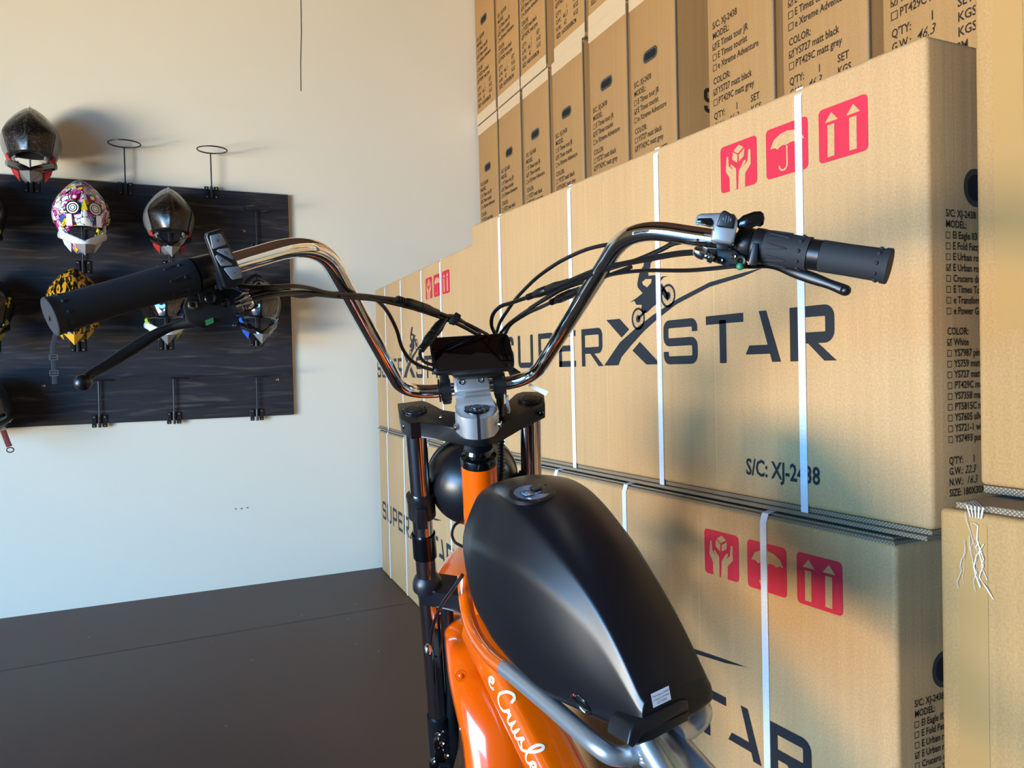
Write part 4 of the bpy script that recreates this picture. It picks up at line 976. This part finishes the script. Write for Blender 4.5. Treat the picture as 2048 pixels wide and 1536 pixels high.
# --- fork legs (bright stanchions)
for (a, b), nm in ((capL, 'left'), (capR, 'right')):
    bm = bmn(); P0 = S(a, b, CT - .004); P1 = S(a, b, -.70); cyl(bm, P0, P1, .0192, 32); lg = part('fork_stanchion', bm, CHRD)
    def seglathe(c0, prof, m_, name, par): 
        MC = MS @ M.Translation((a, b, 0)); bm = bmn(); lathe(bm, [(r, c0 + z) for r, z in prof], MC, 28); return part(name, bm, m_, par)
    cr_ = seglathe(-.135, [(.0195, .006), (.0265, .005), (.0265, -.004), (.0255, -.010), (.0262, -.040), (.0195, -.046)], BLK, 'headlight_bracket', lg)
    bm = bmn(); box(bm, -.010, .010, -.034, -.018, -.052, -.004, .003, 2, T=MS @ M.Translation((a, b, -.135)) @ M.Rotation(.15, 4, 'X')); part('bracket_wedge', bm, BLK, lg)
    seglathe(-.225, [(.0195, .010), (.0225, .010), (.0225, .000), (.0228, -.040), (.0195, -.040)], BLKG, 'cable_band', lg)
    seglathe(-.320, [(.0195, .012), (.0245, .006), (.0285, -.004), (.0285, -.018), (.0195, -.018)], BLK, 'wiper_seal', lg)
    # lower leg
    sx = -1 if nm == 'left' else 1
    bm = bmn(); tube(bm, [S(a - sx * .034, b - .002, -.37), S(a - sx * .034, b, -.60), S(a - sx * .022, b + .004, -.76), S(a - sx * .012, b + .01, -.82)], [.0125, .014, .017, .014], 20); part('fork_brace', bm, BLKM, lg)
    bm = bmn(); cyl(bm, S(a, b, -.66), S(a, b, -.80), .0225, 24); box(bm, -.02, .02, -.025, .03, -.84, -.78, .006, 2, T=MS @ M.Translation((a, b, 0))); part('dropout', bm, BLKM, lg)
bm = bmn()
lo = [(-.127, .055), (-.120, .018), (-.090, .010), (-.055, -.004), (-.030, -.026), (0, -.034), (.030, -.026), (.055, -.004), (.090, .010), (.120, .018), (.127, .055), (.110, .080), (.085, .072), (.045, .048), (-.045, .048), (-.085, .072), (-.110, .080)]
dx = (capL[0] + capR[0]) / 2; dy = (capL[1] + capR[1]) / 2 - .045
prism(bm, [(x + dx, y + dy) for x, y in lo], -.365, -.328, MS, .004, 3); part('lower_crown', bm, BLK)
# --- headset and head tube
bm = bmn(); lathe(bm, [(.024, .010), (.026, .004), (.022, .001), (.022, -.003), (.030, -.006), (.0312, -.010), (.0312, -.020), (.025, -.021), (0, -.021)][::-1], MS, 32); part('headset', bm, BLKG)
bm = bmn(); lathe(bm, [(.0305, -.013), (.0305, -.30), (.034, -.325), (.034, -.335), (0, -.335)], MS, 40); part('head_tube', bm, ORG, label='orange head tube')
# --- headlight
HL = W(946, 962, 1.53); bm = bmn(); x, z = lS, nS; y = z.cross(x)
TH = M(((x.x, y.x, z.x, HL.x), (x.y, y.y, z.y, HL.y), (x.z, y.z, z.z, HL.z), (0, 0, 0, 1)))
lathe(bm, [(0, -.083)] + [(.083 * math.sin(math.radians(a)), -.083 * math.cos(math.radians(a))) for a in range(12, 96, 8)] + [(.085, .012), (.087, .014), (.087, .026), (.080, .028)], TH, 40); hl = part('headlight', bm, mat('satin_black_lamp', '15171C', .33, metal=.3, spec=.6))
bm = bmn(); lathe(bm, [(.080, .0265), (.06, .034), (.03, .038), (0, .0395)], TH, 40); part('lamp_lens', bm, mat('lamp_glass', 'C9CED2', .08, coat=1.0), hl)
for sx in (-1, 1):
    p = HL + lS * sx * .080 - nS * .0; q = HL + lS * sx * .100; part('mounting_bolt', along(p, q, [(0, 0), (.010, 0), (.010, .008), (.014, .009), (.014, .013), (.007, .014), (.007, .018), (0, .018)]), BLKG, hl)
# --- cables
def cable(pts, r=.0026, name='cable', seg=8, m_=CABLE, parent=None):
    q = smoothpath([tuple(W(*p)) for p in pts], 6); bm = bmn(); tube(bm, q, r, seg); return part(name, bm, m_, parent)
def connector(a, b, r, ring=3, name='connector', parent=None):
    A, B = W(*a), W(*b); L = (B - A).length; prof = [(.6 * r, 0)]
    for k in range(ring): z = L * (.02 + .05 * k); prof += [(r * .72, z), (r * .72, z + L * .022), (r * .55, z + L * .024), (r * .55, z + L * .046)]
    prof += [(r * .8, L * .2), (r, L * .3), (r, L * .48), (r * .9, L * .49), (r * .9, L * .52), (r, L * .53), (r, L * .72), (r * .8, L * .82), (r * .7, L * .98), (0, L)]
    return part(name, along(A, B, prof, 14), CABLE, parent)
k1 = cable([(458, 568, .838), (500, 574, .85), (540, 574, .86), (587, 572, .89), (622, 577, .93), (652, 585, .96), (690, 589, 1.0), (727, 591, 1.04), (760, 595, 1.07), (796, 599, 1.10)])
connector((794, 598, 1.10), (877, 626, 1.17), .0072, parent=k1)
cable([(874, 624, 1.17), (900, 634, 1.19), (935, 648, 1.22), (975, 669, 1.27)])
cable([(500, 600, .852), (540, 590, .87), (598, 585, .92), (634, 588, .95), (673, 592, .99), (727, 596, 1.04), (762, 601, 1.08), (821, 615, 1.13), (880, 634, 1.18), (920, 650, 1.22), (955, 669, 1.27)], .0032)
cable([(500, 590, .862), (545, 580, .88), (600, 592, .93), (645, 588, .97), (690, 593, 1.01), (735, 592, 1.05), (751, 598, 1.07), (774, 622, 1.11), (793, 659, 1.15), (805, 697, 1.19), (828, 725, 1.22), (865, 740, 1.25), (890, 742, 1.29)], .0027)
cable([(960, 668, 1.28), (935, 650, 1.25), (912, 634, 1.22), (895, 632, 1.20), (886, 640, 1.19)], .0027)
k4 = cable([(842, 699, 1.17), (840, 706, 1.175), (842, 716, 1.185), (851, 725, 1.20), (866, 730, 1.23)], .0025)
connector((841, 701, 1.17), (892, 634, 1.19), .0078, 4, parent=k4)
bm = bmn(); plate(bm, [(897, 640), (912, 624), (922, 630), (921, 640), (908, 651), (898, 648)], W(910, 638, 1.195), toeye(W(910, 638, 1.2)), -.008, .006, .002); part('cable_tie', bm, BLK)
bm = bmn(); plate(bm, [(656, 583), (680, 583), (684, 594), (657, 595)], W(668, 589, .99), toeye(W(668, 589, 1.)), -.006, .006, .002); part('cable_clip', bm, BLK)
r1 = cable([(991, 670, 1.29), (983, 650, 1.27), (986, 629, 1.25), (1001, 613, 1.23), (1022, 606, 1.21), (1054, 595, 1.18)], .0030)
connector((1054, 595, 1.18), (1138, 563, 1.10), .0066, parent=r1)
cable([(1135, 564, 1.10), (1188, 542, 1.05), (1221, 533, 1.02), (1260, 525, .99), (1295, 518, .965), (1351, 508, .925), (1392, 504, .90)], .0036)
cable([(992, 668, 1.30), (1000, 645, 1.27), (1013, 624, 1.25), (1030, 600, 1.22), (1050, 578, 1.19), (1073, 556, 1.16), (1100, 536, 1.13), (1128, 519, 1.10), (1170, 500, 1.05), (1210, 490, 1.01), (1240, 488, .985)], .0027)
cable([(1060, 617, 1.17), (1128, 574, 1.11), (1188, 548, 1.05), (1225, 535, 1.02), (1277, 519, .98), (1325, 498, .95), (1350, 486, .935), (1400, 478, .91)], .0031)
cable([(1000, 668, 1.30), (1015, 650, 1.28), (1035, 634, 1.25), (1060, 617, 1.22), (1093, 598, 1.18), (1128, 578, 1.14), (1188, 558, 1.07), (1240, 546, 1.02), (1295, 541, .98), (1370, 541, .93), (1425, 537, .90), (1481, 531, .876)], .0024)
r4 = cable([(1010, 668, 1.31), (1022, 648, 1.28), (1054, 627, 1.24), (1080, 615, 1.21), (1104, 604, 1.18)], .0030)
connector((1102, 605, 1.18), (1160, 579, 1.12), .0066, parent=r4)
cable([(1156, 581, 1.12), (1180, 565, 1.08), (1230, 546, 1.03), (1262, 534, 1.0)], .0027)
# spiral wrapped loom behind the head tube
bm = bmn(); q = smoothpath([tuple(W(*p)) for p in [(1000, 790, 1.36), (1001, 830, 1.40), (1002, 880, 1.42), (1003, 930, 1.43), (1001, 985, 1.44), (995, 1040, 1.45)]], 22)
tube(bm, [a[:3] for a in q], [.0058 + .0016 * math.sin(i * 2.1) for i in range(len(q))], 10); part('spiral_wrap', bm, CABLE)
cable([(1014, 790, 1.36), (1014, 800, 1.36), (1018, 822, 1.37)], .003, 'clear_tube', m_=WRAP)
bm = bmn(); plate(bm, [(1060, 767), (1097, 783), (1092, 792), (1056, 772)], W(1078, 778, 1.36), toeye(W(1078, 778, 1.36)), -.0006, .0006, 0); part('clear_tie_end', bm, WRAP)
cable([(927, 1040, 1.40), (910, 1050, 1.39), (904, 1068, 1.39), (910, 1084, 1.39), (925, 1093, 1.38)], .0026)
cable([(925, 1150, 1.36), (906, 1178, 1.38), (885, 1208, 1.42), (872, 1235, 1.46), (864, 1265, 1.50), (860, 1300, 1.52)], .0034, 'brake_hose')
cable([(880, 1230, 1.45), (884, 1270, 1.48), (878, 1310, 1.50), (868, 1312, 1.50)], .0016)
bm = bmn(); ball(bm, W(856, 1300, 1.50), .009, 12, scale=(.8, .8, 1.3)); part('hose_fitting', bm, CHR)
# --- front fender
def shell(name, pts, m_, depth=.03, thick=.003, powr=2.6, lat=lS, nu=14):
    """arched plate swept along points (px, py, dist, half width)"""
    q = smoothpath([(*W(p[0], p[1], p[2]), p[3]) for p in pts], 6); n = len(q); bm = bmn(); G = []
    for i, a in enumerate(q):
        p = V(a[:3]); t = (V(q[min(i + 1, n - 1)][:3]) - V(q[max(i - 1, 0)][:3])).normalized(); L = (lat - t * lat.dot(t)).normalized(); up = t.cross(L); up = up if up.z > 0 or up.dot(toeye(p)) > 0 else -up
        if up.dot(toeye(p) + V((0, 0, .6))) < 0: up = -up
        G.append([bm.verts.new(p + L * a[3] * math.sin(u * 1.45) / math.sin(1.45) - up * depth * (a[3] / .06) * (1 - math.cos(u * 1.45)) / (1 - math.cos(1.45))) for u in [k / nu * 2 - 1 for k in range(nu + 1)]])
    for i in range(n - 1):
        for k in range(nu): bm.faces.new((G[i][k], G[i][k + 1], G[i + 1][k + 1], G[i + 1][k]))
    o = part(name, bm, m_); s_ = o.modifiers.new('thick', 'SOLIDIFY'); s_.thickness = thick; s_.offset = -1; return o
fd = shell('front_fender', [(948, 1232, 1.60, .058), (955, 1270, 1.55, .060), (966, 1330, 1.50, .062), (985, 1400, 1.45, .064), (1000, 1470, 1.42, .064), (1008, 1560, 1.40, .062)], ORG2, .032)
shell('front_fender_nose', [(948, 1080, 2.02, .012), (940, 1096, 1.95, .055), (936, 1130, 1.85, .078), (940, 1175, 1.76, .078), (948, 1215, 1.68, .062), (952, 1240, 1.62, .055)], ORG2, .03)
p = W(922, 1351, 1.447); bm = bmn(); ball(bm, p, .0065, 12); lathe(bm, [(.011, -.003), (.0112, .0), (.009, .001), (.008, .0)], frame(p, toeye(p).cross(V((0, 0, 1))), V((0, 0, 1))), 16); part('fender_bolt', bm, ORG2, fd)
# --- tank
st = [(-.046, -.085, .030, -.090, .052, -.115, .050, -.195, -.205, 0, .052), (-.058, -.058, .040, -.064, .072, -.112, .070, -.215, -.230, 0, .072), (-.085, -.038, .050, -.046, .088, -.109, .082, -.235, -.255, 0, .088), (-.13, -.026, .058, -.037, .097, -.105, .088, -.248, -.272, 0, .096), (-.19, -.024, .063, -.034, .101, -.101, .090, -.262, -.284, 0, .101),
      (-.245, -.034, .063, -.043, .098, -.103, .090, -.274, -.294, -.001, .102), (-.30, -.057, .058, -.067, .088, -.113, .086, -.286, -.304, -.002, .097), (-.36, -.091, .053, -.101, .071, -.138, .076, -.280, -.306, -.003, .086), (-.41, -.134, .049, -.142, .059, -.172, .062, -.288, -.308, -.002, .073), (-.450, -.184, .048, -.190, .055, -.214, .054, -.284, -.298, -.001, .060), (-.478, -.232, .047, -.236, .052, -.248, .051, -.274, -.282, 0, .054), (-.484, -.238, .045, -.242, .050, -.252, .049, -.271, -.279, 0, .052)]
bm = bmn(); rings = []
for b, ct, ht, cc, hr, cr, hl_, cl, cbt, mid, hm in st:
    half = [(0, ct), (ht * .55, ct - .10 * (ct - cc)), (ht, cc), (hr, cr), (hm, (cr * .45 + cl * .55)), (hl_, cl), (hl_ * .5, cbt), (0, cbt)]
    full = half + [(-x, z) for x, z in half[-2:0:-1]]
    rings.append([bm.verts.new(F(x + mid, b, z)) for x, z in full])
n = len(rings[0])
for i in range(len(rings) - 1):
    for k in range(n): bm.faces.new((rings[i][k], rings[i + 1][k], rings[i + 1][(k + 1) % n], rings[i][(k + 1) % n]))
bm.faces.new(rings[0]); bm.faces.new(rings[-1][::-1])
cl_ = bm.edges.layers.float.new('crease_edge')
for i in range(len(rings) - 1):
    for k, w_ in ((2, .45), (3, .55), (n - 2, .45), (n - 3, .55), (5, .45), (n - 5, .45)):
        e = bm.edges.get((rings[i][k], rings[i + 1][k]))
        if e: e[cl_] = w_ if i > 2 else w_ * .5
for r_i, w_ in ((-1, .75), (-2, .35)):
    for k in range(n):
        e = bm.edges.get((rings[r_i][k], rings[r_i][(k + 1) % n]))
        if e: e[cl_] = w_
bmesh.ops.recalc_face_normals(bm, faces=bm.faces[:])
tk = part('tank', bm, TANK, autosm=False, label='satin black tank'); sb = tk.modifiers.new('subd', 'SUBSURF'); sb.levels = 3; sb.render_levels = 3
from mathutils.bvhtree import BVHTree
bpy.context.view_layer.update()
_dg = bpy.context.evaluated_depsgraph_get(); _ev = tk.evaluated_get(_dg); _me = _ev.to_mesh()
_bv = BVHTree.FromPolygons([tk.matrix_world @ v.co for v in _me.vertices], [tuple(p.vertices) for p in _me.polygons]); _ev.to_mesh_clear()
def onsurf(P, d):
    """tank surface met when going from P along d: point and outward normal"""
    h = _bv.ray_cast(P, d.normalized()); 
    if h[0] is None: return P, -d.normalized()
    nn = h[1]; return h[0], (nn if nn.dot(d) < 0 else -nn)
def seen(px): return onsurf(EYEP, W(px[0], px[1], 1) - EYEP)
# gauge in the tank top
gc, gn = seen((1063, 984)); gc = gc - gn * .0015; TG = frame(gc, lF, gn.cross(lF))
bm = bmn(); lathe(bm, [(.0345, -.006), (.0345, .0012), (.0335, .0018), (.0260, .0018), (.0255, .0010), (0, .0010)], TG, 40); gg = part('charge_gauge', bm, BLK, tk)
bm = bmn(); face_poly(bm, [(x, y, .0016) for x, y in arc(0, 0, .0255, 0, 360, 36)[:-1]], TG); part('gauge_face', bm, mat('gauge_blue_grey', '6E7A92', .35, coat=.6), gg)
GG = [o for o in tk.children if o.name.startswith('charge')][0]
def ontop(name, pts, m_, z=.0022, t=.001): 
    bm = bmn(); prism(bm, pts, z - .0006, z + t, TG, 0); return part(name, bm, m_, GG, False)
ontop('gauge_window', [(-.017, -.011), (-.004, -.013), (-.0015, .006), (-.008, .0075), (-.014, .007), (-.0165, .0045)], BLKG)
ontop('gauge_bolt_mark', [(-.010, -.006), (-.008, -.001), (-.007, -.002), (-.006, .003), (-.0095, -.001), (-.0095, -.003)], mat('dim_mark', '8F8A7A', .5), .0034, .0002)
ontop('power_button', arc(.011, .007, .0085, 0, 360, 20)[:-1], BLK, .0022, .002)
ontop('led', [(.002, -.0095), (.011, -.0075), (.0108, -.006), (.0018, -.008)], mat('led_strip', '9FC7D8', .4), .0022, .0003)
for k in range(6):
    a = math.radians(60 * k + 20); p = TG @ V((.0305 * math.cos(a), .0305 * math.sin(a), .002)); bm = bmn(); ball(bm, p, .0016, 8); part('gauge_screw', bm, BLKM, GG)
# sticker on the tank's rear face
_c, _n = seen((1321, 1393)); _sx = (lF - _n * lF.dot(_n)).normalized(); _sx = (_sx + (_n.cross(_sx)) * .06).normalized(); TSt = frame(_c + _n * .0010, _sx, _n.cross(_sx))
bm = bmn(); face_poly(bm, [(-.0130, -.0085), (.0130, -.0085), (.0130, .0085), (-.0130, .0085)], TSt); stk = part('warranty_sticker', bm, mat('sticker_white', 'E6E6EA', .4), tk, False)
bm = bmn(); TS2 = TSt @ M.Translation((0, 0, .0004))
text(bm, 'Warranty is VOID', 0, .0030, .0036, TS2, .0, center=True); text(bm, 'if sticker is broken', 0, -.0012, .0034, TS2, .0, center=True)
part('sticker_text', bm, mat('sticker_ink', '3A3A48', .5), stk, False)
bm = bmn(); text(bm, 'QC PASS', 0, -.0060, .0042, TS2, .0, center=True); part('sticker_text', bm, mat('sticker_red', 'B04A52', .5), stk, False)
# rear bracket under the tank
nb = (-fF * .92 + uF * .05).normalized(); PB = F(0, -.490, -.29)
def c7(x, y): return (1120 + x / 6.4, 1380 + y / 6.4)
bm = bmn(); plate(bm, [c7(870, 700), c7(905, 510), c7(960, 440), c7(1560, 130), c7(1640, 130), c7(1655, 180), c7(1655, 260), c7(1050, 540), c7(1000, 700), c7(940, 745)], PB, nb, -.045, .0, .003, 3)
plate(bm, [c7(1000, 720), c7(1030, 580), c7(1080, 545), c7(1655, 250), c7(1655, 400), c7(1440, 500), c7(1180, 640)], PB - nb * .004, nb, -.04, .0, .003, 3); part('tank_bracket', bm, BLK, label='ribbed black bracket')
# side key port and vent
def onside(px, a): return FA(px, a)
kp, kn = seen((1165, 1408)); ku = (FA((1180, 1432), -.058) - FA((1152, 1385), -.062)); ku = (ku - kn * ku.dot(kn)).normalized()
T = frame(kp - kn * .001, ku, kn.cross(ku)) @ M.Diagonal((1, .58, 1, 1))
bm = bmn(); lathe(bm, [(0, -.010), (.0165, -.010), (.0165, .0016), (.0150, .0026), (.0125, .0016), (.0115, .0002), (0, .0002)], T, 28); ky = part('key_port', bm, BLKG, tk)
bm = bmn(); lathe(bm, [(0, .0030), (.0085, .0026), (.0085, .0)], T @ M.Translation((.001, 0, 0)), 24); part('keyhole_plate', bm, CHRD, ky)
bm = bmn(); ball(bm, T @ V((-.0145, 0, .002)), .002, 8); part('red_mark', bm, mat('red_mark', 'C02A22', .4), ky)
kp2, kn2 = seen((1143, 1392)); T = frame(kp2, ku, kn2.cross(ku)) @ M.Diagonal((.8, 1.5, 1, 1))
bm = bmn(); lathe(bm, [(0, .001), (.0065, .0012), (.0072, .0022), (.008, .0012), (.008, -.004)], T @ M.Diagonal((.5, .7, 1, 1)), 20); part('strap_slot', bm, BLK, tk)
# --- frame tubes
railL = [((928, 1150), -.030), ((932, 1205), -.040), ((947, 1262), -.058), ((980, 1312), -.075), ((1030, 1352), -.080), ((1100, 1410), -.080), ((1155, 1458), -.080), ((1195, 1492), -.078), ((1225, 1510), -.068), ((1255, 1512), -.048), ((1288, 1500), -.026)]
PL = [FA(p, a) for p, a in railL]; q = [V(x[:3]) for x in smoothpath([tuple(p) for p in PL], 8)]
cut = next(i for i, p in enumerate(q) if screen(p)[0] > 1003)
def mirror(p): d = p - T0; return F(-d.dot(lF), d.dot(fF), d.dot(uF))
for fn in (lambda p: p, mirror):
    bm = bmn(); tube(bm, [fn(p) for p in q[:cut + 1]], .0122, 20); part('frame_rail', bm, ORG, label='orange rail section')
    bm = bmn(); tube(bm, [fn(p) for p in q[cut:]], .0122, 20); sr = part('frame_rail', bm, SILV, label='silver rail section')
# weld at the joint
bm = bmn(); wj = FA((1290, 1497), -.026)
for k in range(5):
    p = wj + V((0, 0, 0)); T = frame(p + uF * (-.012 + .005 * k) * .5 - lF * .008, lF, uF); ball(bm, p - lF * .006 - fF * .006 + uF * (.008 - .0045 * k), .0085, 10)
part('weld', bm, SILV)
for a_, p0, p1 in ((-.028, (1293, 1488), (1322, 1536)), (.028, (1337, 1462), (1400, 1536))):
    A, B = FA(p0, a_), FA(p1, a_); d = (B - A); bm = bmn(); q2 = [A - d * .8, A, B, B + d * 1.2, B + d * 2.6 - uF * .02]
    tube(bm, q2, [.012, .0125, .014, .0145, .0145], 24, flat=(1, 1.15), up=lF); part('seat_tube', bm, SILV)
A = F(0, .095, -.325); B = F(0, -.124, -.497); d = (B - A).normalized(); E_ = B + d * .38
bm = bmn()
zt = d; xt = lF; yt = zt.cross(xt)
TD = M(((xt.x, yt.x, zt.x, A.x), (xt.y, yt.y, zt.y, A.y), (xt.z, yt.z, zt.z, A.z), (0, 0, 0, 1)))
Ld = (E_ - A).length
prf = rrect(-.040, -.036, .040, .036, .022, 6)
prism(bm, prf, 0, Ld, TD, 0); part('down_tube', bm, ORG, label='orange down tube')
dt = [o for o in bike.children if o.name.startswith('down_tube')][0]
upY = 1 if (TD.to_3x3() @ V((0, 1, 0))).z > 0 else -1
bm = bmn()
# script lettering running down the tube's left shoulder
tmp = bmn()
CUR = [[(-.1, .5), (.35, .55), (.62, .80), (.45, 1.02), (.15, .85), (.05, .4), (.3, .02), (.75, .12), (1.0, .45)],
       [(3.15, 1.55), (3.0, 1.95), (2.55, 2.0), (2.05, 1.5), (1.85, .8), (2.05, .15), (2.5, -.05), (3.0, .2), (3.3, .6)],
       [(3.3, .6), (3.55, 1.05), (3.62, .85), (3.9, .95), (3.85, .4), (4.0, .02), (4.3, .2), (4.6, .95), (4.55, .4), (4.7, .0), (5.0, .15), (5.3, .95), (5.2, .35), (5.4, .0), (5.7, .3)],
       [(5.7, .3), (6.15, 1.1), (6.2, .75), (6.45, .35), (6.3, .0), (5.95, .1), (6.4, .0), (6.8, .4)],
       [(6.8, .4), (7.6, 1.5), (7.75, 2.15), (7.5, 2.3), (7.25, 1.8), (7.2, .7), (7.35, .05), (7.7, .05), (8.0, .5)],
       [(8.0, .5), (8.35, .6), (8.6, .85), (8.4, 1.05), (8.1, .85), (8.05, .35), (8.3, .0), (8.75, .1), (9.1, .5)]]
for L_ in CUR:
    q_ = [(p[0], p[1]) for p in smoothpath(L_, 5)]; strokes(tmp, [(x * .0195, y * .0195) for x, y in q_], .0048, M.Identity(4))
def wrap(x, y):
    """x metres along the tube, y metres round it, from the left flat over the shoulder to the upper face"""
    r = .022; flat_l = .014; s = max(y, -.03)
    if s < flat_l: return (-.0405, upY * (s)), x
    s -= flat_l; qa = r * math.pi / 2
    if s < qa: a = s / r; return (-.0405 + r - r * math.cos(a), upY * (flat_l + r * math.sin(a) + .0005 * math.sin(a))), x
    s -= qa; return (-.0405 + r + s, upY * .0366), x
for v in tmp.verts:
    (X, Y), Z = wrap(v.co.x, v.co.y + .004); v.co = TD @ V((X, Y, Z + .110))
part('script_lettering', tmp, WHT, dt, False); bm.free()
# --- front wheel
WC = S((capL[0] + capR[0]) / 2, (capL[1] + capR[1]) / 2 + .012, -.80)
x, z = nS, lS; y = z.cross(x); TW = M(((x.x, y.x, z.x, WC.x), (x.y, y.y, z.y, WC.y), (x.z, y.z, z.z, WC.z), (0, 0, 0, 1)))
R0 = WC.z - .052 - .001
bm = bmn(); R0 = (WC.z) / max(.5, math.sqrt(1 - lS.z ** 2)) - .050
prof = [(R0 + .047 * math.cos(math.radians(a)), .047 * math.sin(math.radians(a))) for a in range(-150, 151, 20)]
lathe(bm, prof, TW, 64)
for k in range(60):
    a = 2 * math.pi * k / 60
    for s_ in (-1, 1): box(bm, R0 + .040, R0 + .0495, -.006, .006, s_ * .017 - .007, s_ * .017 + .007, 0, T=TW @ M.Rotation(a + (s_ * .02), 4, 'Z'))
wh = part('front_wheel', bm, TIRE)
bm = bmn(); lathe(bm, [(R0 - .038, -.035), (R0 - .052, -.033), (R0 - .055, 0), (R0 - .052, .033), (R0 - .038, .035)], TW, 64); part('rim', bm, BLKM, wh)
bm = bmn(); lathe(bm, [(.0, -.05), (.03, -.05), (.03, -.035), (.018, -.03), (.018, .03), (.03, .035), (.03, .05), (0, .05)], TW, 32)
part('hub', bm, BLKM, wh)
bm = bmn()
for k in range(36):
    a = 2 * math.pi * k / 36; s_ = 1 if k % 2 else -1; b_ = a + (.5 if (k // 2) % 2 else -.5)
    cyl(bm, TW @ V((.028 * math.cos(b_), .028 * math.sin(b_), s_ * .038)), TW @ V(((R0 - .054) * math.cos(a), (R0 - .054) * math.sin(a), s_ * .008)), .0011, 6)
part('spokes', bm, CHRD, wh)
bm = bmn(); lathe(bm, [(.075, -.064), (.090, -.064), (.090, -.062), (.075, -.062), (.075, -.064)], TW, 48)
for k in range(6): box(bm, .025, .077, -.006, .006, -.064, -.062, 0, T=TW @ M.Rotation(k * math.pi / 3, 4, 'Z'))
part('brake_disc', bm, CHRD, wh)
bm = bmn()
for p, s_ in (((880, 1500), (.022, .03, .04)), ((868, 1530), (.018, .02, .02)), ((890, 1475), (.014, .02, .02)), ((880, 1552), (.03, .025, .02))):
    T = frame(W(*p, 1.56), lS, nS); box(bm, -s_[0] / 2, s_[0] / 2, -s_[1] / 2, s_[1] / 2, -s_[2] / 2, s_[2] / 2, .003, 2, T=T)
bc = part('brake_caliper', bm, BLKG)
for p in ((866, 1524), (884, 1488), (893, 1512), (876, 1470)):
    p = W(*p, 1.53); part('caliper_bolt', along(p - toeye(p) * .01, p, [(0, 0), (.005, 0), (.005, .008), (.004, .0095), (.0025, .009), (0, .007)]), CHRD, bc)
